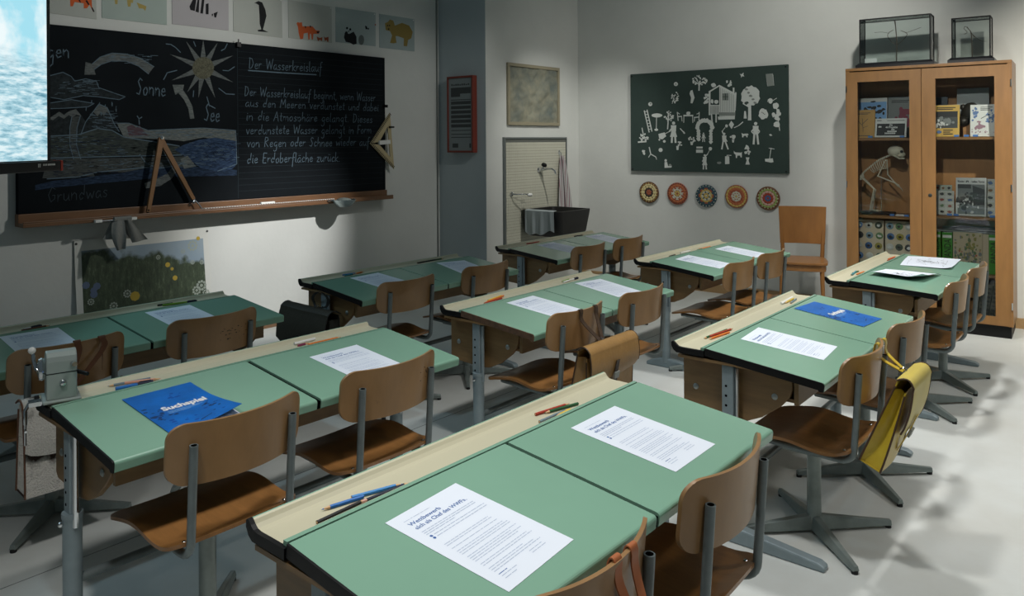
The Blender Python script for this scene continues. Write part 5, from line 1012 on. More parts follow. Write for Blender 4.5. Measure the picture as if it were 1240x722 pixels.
def satchel(label, loc, rz, lean, W_, H_, T_, m, mflap, mstrap, medge, hang, flap=.62, group='school satchels', strapw=.022, fur=False, ys=(-.05, .05)):
    """x points away from the chair, y along the chair back; the origin is the bottom edge next to the chair"""
    t = thing('school_satchel', label, 'satchel', loc, rz, group); Rl = Matrix.Rotation(lean, 3, 'Y')
    def B(x, y, z): return Rl @ Vector((x, y, z))
    hw = W_/2
    def prof(zf): return T_*(.95-.45*zf**1.3)
    # body: bottom, back and front panels with side gussets
    def outer(u, v):
        z = v*H_*.93; y = -hw+W_*u; return z, y
    fr = lambda o: (lambda u, v: B(prof(v)+.006*math.sin(PI*u)*(1-v)+o, -hw+W_*u, H_*.93*v))
    MB().slab(fr(0), fr(-.004), 12, 10).build('front_panel', m, t)
    bk = lambda o: (lambda u, v: B(o, -hw+W_*u, H_*v))
    MB().slab(bk(.004), bk(0), 12, 10).build('back_panel', m, t)
    MB().slab(lambda u, v: B(.004+(T_*.95-.008)*u, -hw+W_*v, .004), lambda u, v: B(.004+(T_*.95-.008)*u, -hw+W_*v, 0), 6, 8).build('bottom_panel', m, t)
    for s in (-1, 1):
        def gs(o): return lambda u, v: B(.004+(prof(v)-.008)*u, s*(hw-.004-.028*math.sin(PI*u)*v**.7)+o*s, .004+H_*.90*v)
        g = MB().slab(gs(0), gs(-.003), 8, 10).build('side_gusset', m, t)
        MB().tube([B(.002, s*(hw+.001), H_*.95*i/8) for i in range(9)], .0032, 6).tube([B(prof(i/8), s*(hw+.001), H_*.90*i/8) for i in range(9)], .0032, 6).build('piping', medge, g)
    # flap: over the top and down the front
    tx = prof(1)
    def fc(s):
        if s < .25: a = s/.25; return Vector((-.004+(tx+.014)*a, 0, H_+.006+.020*math.sin(PI*a*.9)))
        a = (s-.25)/.75; z = H_+.010-H_*flap*a; zf = max(0, min(1, z/H_)); return Vector((max(tx+.010, prof(zf)+.012)+.010*math.sin(PI*a), 0, z))
    def fl(o):
        def f(u, v):
            p = fc(v); y = (-hw-.008+(W_+.016)*u)
            if v > .75: e = (abs(2*u-1))**6*.030*((v-.75)/.25); p = p+Vector((0, 0, e))
            return B(p.x+o, y, p.z+o*.3+.004*math.sin(3*PI*u)*v)
        return f
    fo = MB().slab(fl(.0035), fl(0), 16, 24).build('flap', mflap, t)
    for s in (0, 1): pts = [fl(.002)(s, i/24) for i in range(25)]; MB().tube(pts, .003, 6).build('flap_piping', medge, fo)
    # carrying handle and buckle
    k = MB(); zf = H_*(1-flap)+.012
    strap(k, [B(fc(.8).x+.008, 0, zf+.07), B(fc(.95).x+.009, 0, zf+.01), B(prof(.3)+.014, 0, zf-.05), B(prof(.2)+.008, 0, zf-.07)], .024, .003, B(0, 1, 0)); k.build('closing_strap', mstrap, t)
    MB().box(-.003, .004, -.017, .017, -.014, .014, T=lambda p: B(p.x+fc(.95).x+.0135, p.y, p.z+zf+.006)).build('buckle', mat('dull_zinc', (150, 154, 150), .45, .6), t)
    # shoulder straps: from a ring on the upper back over the chair back and down to the lower corners
    rp = B(.0, 0, H_*.99); st_ = MB()
    rg = MB().tube([rp+Vector((-.006+.012*math.cos(a), 0, .012*math.sin(a)+.008)) for a in [2*PI*i/12 for i in range(13)]], .0024, 6).build('ring', CHROME, t)
    for s in (-1, 1):
        up = [Vector(p) for p in hang(s)]
        P = smooth([rp+Vector((-.004, s*.010, .012))]+up, 4)
        strap(st_, P, strapw, .0028, (0, 1, 0))
    st_.build('shoulder_straps', mstrap, t)
    return t
def over_back(dx, dz, ya, front=True):
    """straps that run from the bag up over the chair back (dx, dz away) and down behind it"""
    def f(s):
        y = ya[0] if s < 0 else ya[1]
        return [(dx+.010, y, dz-.045), (dx+.0065, y, dz-.006), (dx+.0005, y, dz+.0035), (dx-.0085, y, dz-.006), (dx-.016, y, dz-.06), (dx-.024, y, dz-.13)]
    return f
LB = mat('brown_leather', (156, 120, 70), .36, noise=.25, scale=9, bump=.12, bscale=60); LBD = mat('brown_leather_dark', (58, 40, 24), .5, noise=.2, scale=9); 
LY = mat('yellow_leather', (198, 172, 48), .40, noise=.18, scale=8, bump=.1, bscale=50, col2=(180, 150, 42)); LYB = mat('pale_yellow_leather', (204, 184, 88), .45, noise=.12, scale=8); LYD = mat('dark_lining', (70, 48, 30), .7)
LT = mat('tan_leather', (172, 100, 58), .45, noise=.15, scale=9); LK = mat('dark_olive_leather', (50, 48, 38), .5, noise=.25, scale=7, bump=.15, bscale=50); LKD = mat('black_leather', (26, 25, 22), .5)
FUR = mat('cowhide_fur', (232, 226, 216), .95, noise=.8, scale=3.2, col2=(58, 42, 32), bump=1.0, bscale=180, stretch=(1, 1, .6))
[setattr(e, 'position', p) for n in FUR.node_tree.nodes if n.type == 'VALTORGB' for e, p in zip(n.color_ramp.elements, (.44, .50))]
satchel('yellow leather satchel hanging open-sided on a chair by the right aisle', (-.782, 2.79, .350), -.0, .40, .22, .30, .075, LY, LYB, LY, LYD, over_back(.004, .335, (.10, .18)))
satchel('worn brown leather satchel hanging on a chair in the middle of the room', (-1.896, 2.75, .25), 0, .22, .35, .31, .10, LB, LB, LBD, LBD, over_back(-.007, .434, (-.05, .06)), flap=.40)
satchel('cowhide satchel with brown straps hanging behind the pencil sharpener', (-3.014, 1.10, .22), 0, .10, .32, .30, .09, FUR, FUR, mat('chestnut_leather', (104, 66, 42), .45), mat('chestnut_leather', (104, 66, 42), .45), over_back(-.010, .466, (.04, .125)), flap=.6)
satchel('satchel on tan straps over the chair at the bottom frame edge', (-.716, 1.155, .24), 0, .16, .32, .30, .09, FUR, FUR, LT, LT, over_back(-.012, .445, (-.024, .028)), flap=.6)
# dark satchel hanging from the end of the wall-side desk
X, Y, h, dy, tl = DESKS[5]
t = satchel('dark olive leather satchel hanging on the end of a wall-side desk', (X+.10, Y-.035, .245), -PI/2-.02, .06, .40, .285, .12, LK, LK, LKD, LKD, lambda s: [(-.01, s*.05, .30), (-.012, s*.07, .335), (-.012, s*.03, .365), (-.012, 0, .372)], flap=.66)
for s in (-1, 1): pass
# ------------------------------------------------------------------ glass-door cabinet
CN = Vector((.07, -1, 0)).normalized(); CD = Vector((-1, -.07, 0)).normalized(); CO = Vector((-.827, 6.355, 0))   # front right lower corner, to the left, out of the front
def cpl(off): return (CN, CN.dot(CO+CN*off))
def ch(px, py, off=0): p = at(px, py, P=cpl(off))-CO; return (p.dot(CD), p.z)         # along the front from its right corner, height
cw = ch(1024.5, 200)[0]; cz = (ch(1026, 82)[1]+ch(1226, 73.5)[1])/2; DEP = .40
cab = thing('display_cabinet', 'tall oak cabinet with two glass doors in the back corner', 'cabinet', CO); cab.rotation_euler = Matrix((CD, -CN, UP)).transposed().to_euler()
# local: x to the left along the front, y into the cabinet, z up  (a mirrored frame is avoided by turning x)
cab.rotation_euler = Matrix((-CD, -CN, UP)).transposed().to_euler()
def K(x, y, z): return Vector((-x, y, z))                 # x counted to the left from the right corner
def kb(mb, x0, x1, y0, y1, z0, z1): return mb.box(-x1, -x0, y0, y1, z0, z1)
T = .028; PL = .085
kb(MB(), .012, cw-.012, .025, DEP-.005, 0, PL-.001).build('plinth', BLACK, cab)
kb(MB(), 0, T, 0, DEP, PL, cz-.022).build('side_panel', OAK, cab, .002); kb(MB(), cw-T, cw, 0, DEP, PL, cz-.022).build('side_panel', OAK, cab, .002)
kb(MB(), 0, cw, -.002, DEP, cz-.0218, cz).build('top_panel', OAK, cab, .002); kb(MB(), T+.001, cw-T-.001, .012, DEP-.02, PL, PL+.022).build('bottom_panel', OAKIN, cab)
kb(MB(), T+.001, cw-T-.001, DEP-.012, DEP-.004, PL+.023, cz-.023).build('rear_panel', OAKIN, cab)
xm = ch(1116.5, 250)[0]
kb(MB(), xm-.012, xm+.012, .026, DEP-.013, PL+.023, cz-.023).build('centre_panel', OAKIN, cab)
zsh = []
def shelf(x0, x1, z): kb(MB(), x0, x1, .05, DEP-.0125, z-.020, z).build('shelf', OAK, cab); return z
SO = -.05
zr = [ch(1170, 165.8, SO)[1], ch(1170, 262.5, SO)[1], ch(1170, 331, SO)[1]]; zl = [ch(1070, 167.0, SO)[1], ch(1070, 261.5, SO)[1], ch(1070, 320, SO)[1]]
for i in range(3): zz = shelf(T+.001, xm-.0125, zr[i]); zz = shelf(xm+.0125, cw-T-.001, zl[i])
GLASS = bpy.data.materials.new('clear_glass'); GLASS.use_nodes = True; nt = GLASS.node_tree; nt.nodes.clear()
o_ = nt.nodes.new('ShaderNodeOutputMaterial'); mxs = nt.nodes.new('ShaderNodeMixShader'); tr = nt.nodes.new('ShaderNodeBsdfTransparent'); gl = nt.nodes.new('ShaderNodeBsdfGlossy'); fz = nt.nodes.new('ShaderNodeFresnel')
tr.inputs[0].default_value = (.965, .98, .975, 1); gl.inputs['Roughness'].default_value = .02; fz.inputs[0].default_value = 1.45
nt.links.new(fz.outputs[0], mxs.inputs[0]); nt.links.new(tr.outputs[0], mxs.inputs[1]); nt.links.new(gl.outputs[0], mxs.inputs[2]); nt.links.new(mxs.outputs[0], o_.inputs[0])
zt = cz-.030; zb = PL+.006
def door(x0, x1, gx0, gx1, gz0, gz1, knobx, hx):
    d = MB()
    kb(d, x0, gx0, -.004, .020, zb, zt); kb(d, gx1, x1, -.004, .020, zb, zt); kb(d, gx0, gx1, -.004, .020, zb, gz0); kb(d, gx0, gx1, -.004, .020, gz1, zt)
    o = d.build('door', OAK, cab)
    kb(MB(), gx0-.003, gx1+.003, .008, .012, gz0-.003, gz1+.003).build('glass_pane', GLASS, o)
    for z in (zt-.13, (zt+zb)/2+.05, zb+.14): MB().tube([K(hx, -.006, z-.025), K(hx, -.006, z+.025)], .005, 8).build('hinge', CHROME, o)
    return o
def cx_(px, py=250): return ch(px, py)[0]
gzt, gzb = ch(1170, 93.5)[1], ch(1190, 382)[1]
dr = door(T*.45, xm-.002, cx_(1205), cx_(1133.6), gzb, gzt, 0, T*.45-.006)
dl = door(xm+.002, cw-T*.45, cx_(1102), cx_(1039.2), gzb, gzt, 0, cw-T*.45+.006)
lk = ch(1126.5, 236.5); MB().lathe([(.013, 0), (.013, .003), (.009, .004), (0, .005)], K(lk[0], -.004, lk[1]), 14, T=Matrix.Rotation(PI/2, 3, 'X')).build('lock', mat('dull_metal', (70, 74, 72), .4, .8), dr)

# things in the cabinet -------------------------------------------------
Rc = Matrix((-CD, -CN, UP)).transposed()
def cab_pt(x, y, z): return CO+CD*x-CN*y+UP*z
def book(label, px0, px1, pyt, zshelf, depth, cover, deco, lean=.16, th=.012, cat='book', name='picture_book', group='books and booklets in the cabinet', off=None):
    """a book standing on a shelf, leaning back; deco draws on its cover in page units 0..1"""
    a = ch(px1, pyt, -depth)[0]; b = ch(px0, pyt, -depth)[0]; h = (ch((px0+px1)/2, pyt, -depth)[1]-zshelf)/math.cos(lean); w = b-a
    o = thing(name, label, cat, cab_pt(b, depth, zshelf+.0008+th*math.sin(lean)), 0, group); o.rotation_euler = (Rc @ Matrix.Rotation(-lean, 3, 'X')).to_euler()
    MB().box(0, w, .0, th, 0, h).build('cover', cover, o, .0012)
    MB().box(.0006, w-.0006, .0015, th-.0015, .0008, h+.0006).build('pages', PAPER, o)
    g = MB(); ms = []
    def fn(u, v, d): return Vector((u*w, -.0002-d, v*h))
    for i, (m, pts) in enumerate(deco): ms.append(m) if m not in ms else None; g.poly(pts, fn, ms.index(m), .0002+.00004*i)
    if deco: g.build('cover_print', ms, o)
    return o, w, h
def R4(x0, x1, y0, y1): return [(x0, y0), (x1, y0), (x1, y1), (x0, y1)]
def mc(n, c): return mat(n, c, .55)
PW = mc('cover_white', (206, 208, 204)); PK = mc('cover_black', (18, 20, 20)); PY = mc('cover_yellow', (202, 164, 74)); PT = mc('cover_tan', (184, 142, 74)); PGY = mc('cover_grey', (118, 124, 122)); PDG = mc('cover_dark_grey', (58, 62, 62)); PBL = mc('cover_print_blue', (84, 112, 158)); PMV = mc('cover_print_mauve', (142, 108, 120)); PRD = mc('cover_print_crimson', (128, 40, 62)); PLB = mc('cover_pale_blue', (120, 160, 190)); PGR = mc('cover_print_green', (96, 124, 84))
def blots(m, n, cx, cy, sx, sy, r, seed):
    q = random.Random(seed); return [(m, blob(min(max(q.gauss(cx, sx), .08), .92), min(max(q.gauss(cy, sy), .06), .94), r*q.uniform(.5, 1.4), r*q.uniform(.4, 1.1), 7, .3, seed*99+i)) for i in range(n)]
def lines(m, x0, x1, ys_, hgt): return [(m, R4(x0, x1-.1*(i % 2), y, y+hgt)) for i, y in enumerate(ys_)]
zt_, zm_, zb_ = zl
book('white picture book with dark trees behind the tan booklet, upper left shelf', 1034, 1073.5, 119, zt_, .30, PW, [(PLB, R4(.06, .98, .3, .9)), (PGR, R4(.06, .98, .08, .3))]+blots(PK, 26, .5, .62, .2, .12, .06, 1), .10)
book('grey magazine with a crimson figure, upper left shelf right side', 1074.5, 1103, 117.5, zt_, .30, PGY, lines(PK, .15, .95, (.9, .86), .018)+blots(PRD, 16, .72, .5, .1, .14, .08, 2)+[(PRD, R4(.5, .95, .56, .70))], .10)
book('small tan booklet with a fine plant drawing, upper left shelf', 1031, 1058.8, 133.5, zt_, .12, PT, lines(PDG, .2, .8, (.88, .84), .02)+[(PDG, line(.5, .2, .45, .7, .02)), (PDG, line(.45, .45, .25, .62, .02)), (PDG, line(.47, .5, .7, .68, .02)), (PDG, line(.48, .35, .7, .42, .015))]+lines(PDG, .2, .8, (.06,), .02), .14)
o, w, h = book('black and white landscape booklet with bold white lettering, upper left shelf', 1058.8, 1097, 144, zt_, .09, PW, [(PK, R4(.06, .95, .09, .72)), (PW, blob(.16, .56, .055, .05, 9, .25, 3)), (PDG, R4(.05, .2, .87, .91)), (PDG, R4(.38, .93, .87, .9))], .30)
g = MB(); fn = lambda a, b, d: Vector((a, -.0006-d, b))
for s, x, y, k in (('Die', .46, .60, .10), ('44 Projekte', .34, .48, .38), ('des', .52, .37, .11)): put_text(g, s, h*.15, w*x, h*y, fn, 0, w*k, 0, 0, .0006)
for x0, x1, y in ((.40, .70, .27), (.32, .66, .17)):
    x = x0
    while x < x1: g.poly(R4(w*x, w*(x+.035), h*y, h*(y+.075)), fn, 0, .0003); x += .043
g.build('cover_lettering', PW, o)
# right door, upper shelf
ztr, zmr, zbr = zr
book('yellow booklet with a black and white landscape photo, upper right shelf', 1130, 1161.5, 127.5, ztr, .10, PY, [(PDG, R4(.09, .93, .27, .80)), (PK, R4(.09, .93, .62, .80))]+blots(PGY, 12, .4, .5, .2, .06, .07, 4)+blots(PW, 9, .3, .4, .16, .05, .05, 5)+lines(PK, .12, .85, (.90, .85), .028)+[(PBL, blob(.22, .15, .1, .05, 10, .1, 6))]+lines(PK, .38, .75, (.19, .13, .07), .03), .12)
book('white booklet with blue and mauve animal drawings, upper right shelf', 1174.5, 1205.5, 127, ztr, .10, PW, lines(PDG, .4, .88, (.91, .86, .82), .02)+blots(PBL, 16, .2, .72, .06, .12, .05, 7)+blots(PBL, 18, .8, .55, .09, .1, .05, 8)+blots(PMV, 18, .4, .3, .12, .05, .06, 9)+blots(PMV, 14, .5, .14, .3, .05, .025, 10)+[(PDG, line(.42, .56, .75, .7, .02))], .12)
book('grey backing card behind the dark animal figure, upper right shelf', 1158.5, 1197.5, 107, ztr+.085, .30, mc('card_grey', (150, 158, 158)), [], .04, .006, 'card', 'backing_card')
a = ch(1133, 118, -.3)
book('dark blue-grey folder at the left of the upper right shelf', 1130, 1147, 118, ztr, .31, mc('folder_blue_grey', (58, 70, 80)), [], .06)
# dark animal figure
p = at(1176, 138, P=cpl(-.22)); DKB = mat('dark_bronze', (46, 42, 34), .4, .3, noise=.3, scale=12)
t = thing('animal_figure', 'dark rounded animal head figure on the upper right shelf', 'figure', p); t.rotation_euler = Rc.to_euler()
q = MB().ball((0, 0, .0), (.068, .05, .085), 18).ball((-.045, -.02, -.055), (.045, .05, .04), 14).ball((.065, 0, .02), (.025, .02, .03), 10).ball((-.052, 0, .05), (.02, .02, .025), 10).build('head', DKB, t)
MB().ball((-.075, -.055, -.065), (.02, .015, .012), 10).build('snout', DKB, t)
MB().box(-.05, .05, -.03, .04, ztr-p.z, -.06).build('stand', OAKIN, t)
# middle right shelf
o, w, h = book('large black and white poster booklet of a child with an animal, middle right shelf', 1157, 1194, 216, zmr, .09, PW, [(PGY, R4(.06, .95, .05, .83)), (PDG, R4(.06, .5, .72, .83))]+blots(PDG, 24, .35, .35, .16, .12, .08, 12)+blots(PW, 14, .4, .3, .2, .12, .04, 13)+blots(PK, 10, .4, .42, .15, .1, .035, 14)+[(PDG, [(.55, .8), (.95, .7), (.95, .3), (.6, .3)]), (PK, blob(.38, .9, .05, .03, 8, .1, 3)), (PW, blob(.38, .89, .022, .018, 8, .1, 4))], .10)
g = MB(); put_text(g, 'Kinder', h*.07, w*.06, h*.88, fn, 0, w*.22, 0, 0, .0005); put_text(g, 'helfen Tieren', h*.07, w*.52, h*.88, fn, 0, w*.42, 0, 0, .0005); g.build('cover_lettering', PK, o)
def stamps(cols, rows, seed):
    q = random.Random(seed); o = []
    for i in range(cols):
        for j in range(rows):
            x = (i+.5)/cols; y = (j+.5)/rows; o.append((mc('tile_pale', (190, 194, 180)), R4(x-.42/cols, x+.42/cols, y-.36/rows, y+.36/rows))); o.append((q.choice([PDG, PGR, PBL, PK, mc('tile_brown', (134, 104, 70)), mc('tile_red', (150, 70, 60))]), blob(x, y, .28/cols, .22/rows, 9, .3, seed*9+i*7+j)))
    return o
book('sheet of small animal pictures behind another one, middle right shelf', 1131, 1152.5, 224.5, zmr, .20, mc('card_pale_green', (170, 190, 176)), stamps(3, 5, 21), .08, .004, 'picture card', 'picture_card')
book('sheet of small animal pictures at the left of the middle right shelf', 1126, 1155, 231.5, zmr, .12, PW, stamps(3, 4, 22), .10, .004, 'picture card', 'picture_card')
book('sheet of small bird pictures at the right of the middle right shelf', 1193.5, 1215, 217.5, zmr, .14, PW, stamps(2, 5, 23), .08, .004, 'picture card', 'picture_card')
# lower right shelf: flat black folders above green binders
z0 = zbr
def flatbox(name, label, cat, x0, x1, y0, y1, z, hgt, m, rz=0):
    o = thing(name, label, cat, cab_pt((x0+x1)/2, (y0+y1)/2, z), 0); o.rotation_euler = Rc.to_euler(); hw, hd = (x1-x0)/2, (y1-y0)/2
    MB().box(-hw, hw, -hd, hd, 0, hgt).build('sleeve', m, o, .004); MB().box(-hw+.01, hw-.01, -hd-.0006, -hd+.004, hgt*.3, hgt*.7).build('paper_edge', PGY, o); return o
GB = mat('green_binder', (62, 138, 42), .45); bh = ch(1140, 281, -.1)[1]-zbr
def binder(label, px0, px1, txt):
    a, b = ch(px1, 300, -.1)[0], ch(px0, 300, -.1)[0]; w = b-a; o = thing('ring_binder', label, 'binder', cab_pt(b, .09, zbr+.0005), 0, 'green binders in the cabinet'); o.rotation_euler = Rc.to_euler()
    MB().box(0, w, 0, .22, 0, bh).build('cover', GB, o, .002); MB().box(.004, w-.004, .01, .2206, .004, bh+.0006).build('pages', PAPER, o)
    g = MB(); f2 = lambda u, v, d: Vector((u, -.0004-d, v)); g.poly(R4(w*.06, w*.94, bh*.86, bh*.93), f2, 0)
    put_text(g, txt, w*.95, w*.86, bh*.28 if len(txt) == 5 else bh*.16, f2, 1, bh*.55 if len(txt) == 5 else bh*.66, 0, 1, .001); g.build('spine_lettering', [PW, mc('spine_dark_green', (22, 52, 24))], o); return o
binder('green binder with dark lettering left of the picture magazine, lower right shelf', 1141, 1153.4, 'PANDA'); binder('green binder with dark lettering at the right end of the lower right shelf', 1197.5, 1208, 'PANDA'); binder('green binder half hidden at the left of the lower right shelf', 1129, 1139.5, 'PANDA')
book('open magazine with a colourful crowd scene between green binders', 1153.8, 1189.5, 282, zbr, .09, mc('magazine_beige', (176, 164, 138)), blots(mc('crowd_olive', (132, 128, 70)), 30, .5, .6, .25, .2, .05, 31)+blots(mc('crowd_grey', (110, 116, 116)), 36, .5, .45, .28, .2, .045, 32)+blots(mc('crowd_red', (160, 84, 66)), 12, .3, .35, .25, .2, .035, 33)+blots(mc('crowd_green', (84, 110, 72)), 24, .6, .5, .25, .25, .04, 34)+[(mc('magazine_fold', (120, 110, 92)), R4(.55, .565, .02, .98))], .03)
book('pale picture folder standing behind the open magazine', 1188, 1197, 283.5, zbr, .10, mc('magazine_pale', (186, 172, 148)), [], .03)
flatbox('document_sleeve', 'black flat sleeve lying on top of the green binders', 'sleeve', T+.02, xm-.03, .10, .36, zbr+bh+.0015, .020, mc('sleeve_black', (24, 26, 28)))
flatbox('document_sleeve', 'grey flat sleeve lying on the black one above the binders', 'sleeve', T+.05, xm-.20, .09, .33, zbr+bh+.0225, .010, mc('sleeve_grey', (70, 76, 78)))
# bottom right: leaning grey files
for i in range(5):
    x = ch(1179+7*i, 365, -.09)[0]; o = thing('grey_file', ['first', 'second', 'third', 'fourth', 'fifth'][i]+' from the left of the leaning grey files, bottom right compartment', 'file', cab_pt(x, .09, PL+.0225), 0, 'grey files at the bottom of the cabinet'); o.rotation_euler = (Rc @ Matrix.Rotation(.14, 3, 'Y')).to_euler()
    MB().box(-.016, .016, 0, .22, .003, .25).build('cover', mc('file_grey', (88, 90, 80)), o, .002)
    g = MB(); [g.poly(R4(-.010, .010, .03+.03*j, .045+.03*j), lambda u, v, d: Vector((u, -.0004-d, v)), 0) for j in range(7)]; g.build('spine_print', PDG, o)
# price-tag like blue clips on the shelf fronts
tags = [(1053.5, 166, 0), (1092, 165.3, 0), (1158, 164.7, 1), (1170, 164.4, 1), (1181, 164.3, 1), (1080, 259.2, 2), (1097.5, 259.4, 2), (1149.5, 262, 3), (1157.5, 262.3, 3), (1201.5, 264, 3)]
for i, (px, py, k) in enumerate(tags):
    z = [zl[0], zr[0], zl[1], zr[1]][k]; x = ch(px, py, SO)[0]; nm = ['upper left', 'upper right', 'middle left', 'middle right'][k]; n = [t_[2] for t_ in tags[:i]].count(k); tot = [t_[2] for t_ in tags].count(k)
    od = ['left one', 'second from left', 'right one'] if tot == 3 else ['left one', 'right one']
    o = tag(MB().box(-.016, .016, 0, .012, .0005, .016).build('number_tag', PLB if 0 else mat('tag_blue', (74, 124, 190), .5), bev=.002), f'small blue number tag on the {nm} shelf edge, {od[n]}', 'tag', 'blue number tags in the cabinet'); o.location = cab_pt(x, .056, z); o.rotation_euler = Rc.to_euler()
# two boards of round badges, lower left shelf
BDG = [(70, 110, 160), (196, 198, 190), (60, 74, 60), (32, 34, 36), (120, 146, 160), (96, 130, 84), (180, 180, 170), (44, 90, 140), (150, 140, 60)]
for j, (px0, px1, lb) in enumerate(((1034, 1069.8, 'cream board with round badges, left one on the lower left shelf'), (1071.5, 1106, 'cream board with round badges, right one on the lower left shelf'))):
    dp = .12; a, b = ch(px1, 290, -dp)[0], ch(px0, 290, -dp)[0]; w = b-a; zt2 = ch(1060, 267, -dp)[1]; h2 = zt2-zl[2]
    o = thing('badge_board', lb, 'badge board', cab_pt(b, dp, zl[2]+.0005), 0, 'badge boards in the cabinet'); o.rotation_euler = (Rc @ Matrix.Rotation(-.05, 3, 'X')).to_euler()
    MB().box(0, w, 0, .012, 0, h2).build('backing', mc('board_cream', (196, 184, 158)), o, .002)
    for r_ in range(4):
        for c_ in range(3):
            q = random.Random(j*40+r_*3+c_); x = w*(.17+.33*c_+(.03 if r_ % 2 else 0)); z = h2*(.88-.245*r_); R0 = .026
            if x > w-.02: continue
            bdg = MB().lathe([(R0, 0), (R0, .004), (R0*.9, .006), (0, .007)], (x, 0, z), 18, T=Matrix.Rotation(PI/2, 3, 'X')).build('badge', mc('badge_%d' % ((r_*3+c_+j*4) % 9), BDG[(r_*3+c_+j*4) % 9]), o)
            g = MB(); g.poly(blob(x, z-.002, R0*.5, R0*.4, 9, .35, r_+c_*7+j), lambda u, v, d: Vector((u, -.0072-d, v)), 0); g.build('badge_picture', PK if q.random() < .5 else PW, bdg)
# small primate skeleton on a black base, middle left shelf
BONE = mat('bone', (206, 200, 178), .55, noise=.15, scale=12)
dp = .18
def sk(px, py, o=0): p = at(px, py, P=cpl(-dp+o))-CO; return Vector((-p.dot(CD), p.dot(-CN), p.z))
t = thing('animal_skeleton', 'small upright monkey skeleton on a black base in the cabinet', 'skeleton', CO); t.rotation_euler = Rc.to_euler()
bs0, bs1 = sk(1046, 256), sk(1083, 258)
MB().box(bs0.x-.01, bs1.x, dp-.07, dp+.07, zl[1]+.0005, zl[1]+.020).build('base', BLACK, t, .003)
zb0 = zl[1]+.0205
MB().tube([Vector((sk(1067, 200).x, dp, zb0-.001)), sk(1067, 205)], .002, 6).build('support_rod', CHROME, t)
head = sk(1084.5, 183)
MB().ball(head, (.058, .044, .044), 16).ball(head+Vector((.036, 0, -.026)), (.034, .030, .024), 12).tube([head+Vector((-.012, .028, -.032)), head+Vector((.030, .024, -.058)), head+Vector((.058, 0, -.056)), head+Vector((.030, -.024, -.058)), head+Vector((-.012, -.028, -.032))], .006, 6).build('skull', BONE, t)
se = MB(); 
for s in (-1, 1): se.ball(head+Vector((.046, s*.018-.010, -.004)), (.012, .011, .012), 8)
se.build('eye_sockets', PK, t)
spn = smooth([sk(1080, 187), sk(1073, 190), sk(1064, 194), sk(1055, 201), sk(1047, 208), sk(1043, 213)], 4)
sm = MB().tube(spn, .004, 6)
for i, p in enumerate(spn): sm.ball(p, (.0075, .010, .009), 8)
sm.build('spine', BONE, t)
rb = MB()
for i in range(8):
    p = spn[5+i]; L_ = .075-.005*i
    for s in (-1, 1): rb.tube(smooth([p, p+Vector((-.004, s*.030, -.018)), p+Vector((.010, s*.026, -L_)), p+Vector((.022, s*.006, -L_-.012))], 3), .0022, 5)
rb.build('ribs', BONE, t)
sh = sk(1073, 193)
for s, el, wr in ((-1, sk(1063, 213, .02), sk(1085, 222, .03)), (1, sk(1075, 211, -.03), sk(1088, 226, -.03))):
    A = sh+Vector((0, s*.03, -.008)); am = MB().ball(A, .007, 8).tube([A, el], [.005, .004], 7).ball(el, .006, 8).tube([el+Vector((0, .003, 0)), wr+Vector((0, .003, .002))], .0028, 6).tube([el+Vector((0, -.004, -.003)), wr+Vector((0, -.004, -.002))], .0028, 6)
    for f in range(4): am.tube([wr, wr+Vector((.022, (f-1.5)*.006, -.010-.004*f)), wr+Vector((.030, (f-1.5)*.007, -.028-.004*f))], .0018, 5)
    am.build('arm', BONE, t)
hip = sk(1044, 214); MB().ball(hip, (.016, .024, .020), 10).tube([hip+Vector((0, -.02, 0)), hip+Vector((-.012, -.02, -.026))], .005, 6).tube([hip+Vector((0, .02, 0)), hip+Vector((-.012, .02, -.026))], .005, 6).build('pelvis', BONE, t)
for s, kn, an in ((-1, sk(1058.5, 229, .03), sk(1053.5, 253, .03)), (1, sk(1060, 230, -.03), sk(1056, 253, -.03))):
    A = hip+Vector((0, s*.022, -.004)); an.z = zb0+.012
    lm = MB().tube([A, kn], [.006, .005], 7).ball(kn, .0075, 8).tube([kn+Vector((-.003, 0, 0)), an+Vector((-.003, 0, 0))], .003, 6).tube([kn+Vector((.005, 0, 0)), an+Vector((.003, 0, 0))], .0025, 6).ball(an, (.008, .007, .007), 8)
    for f in range(4): lm.tube([an, Vector((an.x+.03, an.y+(f-1.5)*.006, zb0+.008)), Vector((an.x+.062, an.y+(f-1.5)*.009, zb0+.0025))], .0022, 5)
    lm.build('leg', BONE, t)
o = tag(MB().box(0, .075, 0, .045, 0, .010).build('label_card', PW, bev=.001), 'small white label card right of the skeleton base', 'card'); o.location = cab_pt(ch(1084.5, 257, -.10)[0], .10, zl[1]+.0005); o.rotation_euler = (Rc).to_euler()

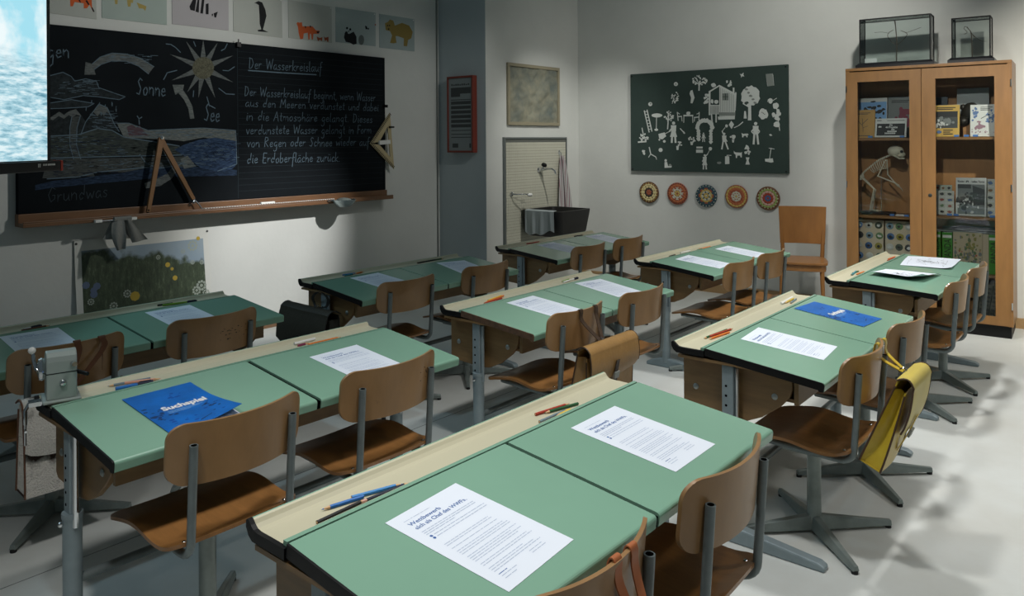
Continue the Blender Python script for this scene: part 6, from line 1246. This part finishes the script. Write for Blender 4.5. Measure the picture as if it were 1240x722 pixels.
# ------------------------------------------------------------------ glass cases with twigs on the cabinet
def case(label, pl, pr, zt_px, dpt, y0, twig):
    """pl, pr: left and right front lower corners; zt_px: a point of the front top edge"""
    xl, xr = ch(*pl, -y0)[0], ch(*pr, -y0)[0]; w = xl-xr; zz = ch(*zt_px, -y0)[1]; hgt = zz-cz
    o = thing('glass_case', label, 'glass case', cab_pt((xl+xr)/2, y0+dpt/2, cz+.0005), 0, 'glass cases on the cabinet'); o.rotation_euler = Rc.to_euler(); hw, hd = w/2, dpt/2
    bp = [(-hw-.028, 0), (hw+.028, 0), (hw+.028, .025), (hw+.010, .042), (-hw-.010, .042), (-hw-.028, .025)]
    MB().add([(x*(hw+e)/hw*1.0 if 0 else sx*(hw+e), sy*(hd+e), z) for e, z in ((.028, 0), (.028, .022), (.008, .040)) for sx, sy in ((-1, -1), (1, -1), (1, 1), (-1, 1))], [(3, 2, 1, 0), (0,1,5,4), (1,2,6,5), (2,3,7,6), (3,0,4,7), (4,5,9,8), (5,6,10,9), (6,7,11,10), (7,4,8,11), (8,9,10,11)]).build('base', mat('black_lacquer', (14, 15, 18), .35), o)
    f = MB(); r = .0042
    for sx in (-1, 1):
        for sy in (-1, 1): f.box(sx*hw-r, sx*hw+r, sy*hd-r, sy*hd+r, .040, hgt)
    for s in (-1, 1): f.box(-hw+r, hw-r, s*hd-r, s*hd+r, hgt-2*r, hgt); f.box(s*hw-r, s*hw+r, -hd+r, hd-r, hgt-2*r, hgt)
    f.build('frame', BLACK, o)
    for nm, b in (('glass_pane', (-hw+r, hw-r, -hd-.001, -hd+.001)), ('glass_pane', (-hw+r, hw-r, hd-.001, hd+.001)), ('glass_pane', (-hw-.001, -hw+.001, -hd+r, hd-r)), ('glass_pane', (hw-.001, hw+.001, -hd+r, hd-r))): MB().box(*b, .0405, hgt-2*r).build(nm, CGLASS, o)
    MB().box(-hw+r, hw-r, -hd+r, hd-r, hgt-.006, hgt-.003).build('glass_pane', CGLASS, o)
    tw = MB()
    for pts, rr in twig(hw, hgt): tw.tube(smooth([Vector((x, 0, z)) for x, z in pts], 4), rr, 6)
    tw.build('twig', mat('dry_twig', (78, 66, 54), .8), o)
    return o, hw, hd
CGLASS = GLASS.copy(); CGLASS.name = 'greenish_case_glass'; [n for n in CGLASS.node_tree.nodes if n.type == 'BSDF_TRANSPARENT'][0].inputs[0].default_value = (.94, .965, .96, 1)
def tw1(hw, h): return [([(0, .04), (.003, h*.5), (-.004, h*.8), (-.008, h*.94)], .0035), ([(0, h*.46), (-.03, h*.52), (-.06, h*.64), (-.05, h*.72), (-.02, h*.76)], .0022), ([(.001, h*.46), (.04, h*.53), (.075, h*.66), (.03, h*.74)], .0022), ([(-.05, h*.70), (-.1, h*.74), (-.155, h*.74)], .0014), ([(.06, h*.68), (.11, h*.72), (.17, h*.77)], .0014), ([(-.006, h*.85), (-.012, h*.95)], .003)]
o, hw, hd = case('wide black-framed glass case with a thin branching twig on the cabinet', (1041.5, 76), (1126.5, 70), (1090, 19.5), .17, .06, tw1)
MB().box(-hw+.03, -hw+.115, -hd+.02, -hd+.022, .041, .075).build('caption_card', PW, o)
def tw2(hw, h): return [([(0, .04), (-.002, h*.4), (-.004, h*.62), (-.012, h*.74)], .003), ([(-.002, h*.62), (.03, h*.55), (.06, h*.48), (.09, h*.47)], .0014), ([(-.008, h*.68), (.02, h*.58)], .0025), ([(-.012, h*.72), (-.04, h*.83), (-.05, h*.78), (-.03, h*.70), (-.05, h*.66)], .0018), ([(-.03, h*.82), (-.02, h*.76), (.0, h*.66)], .002)]
case('narrow black-framed glass case with a crooked twig, at the right on the cabinet', (1153, 71), (1199, 68), (1175, 20.5), .17, .06, tw2)
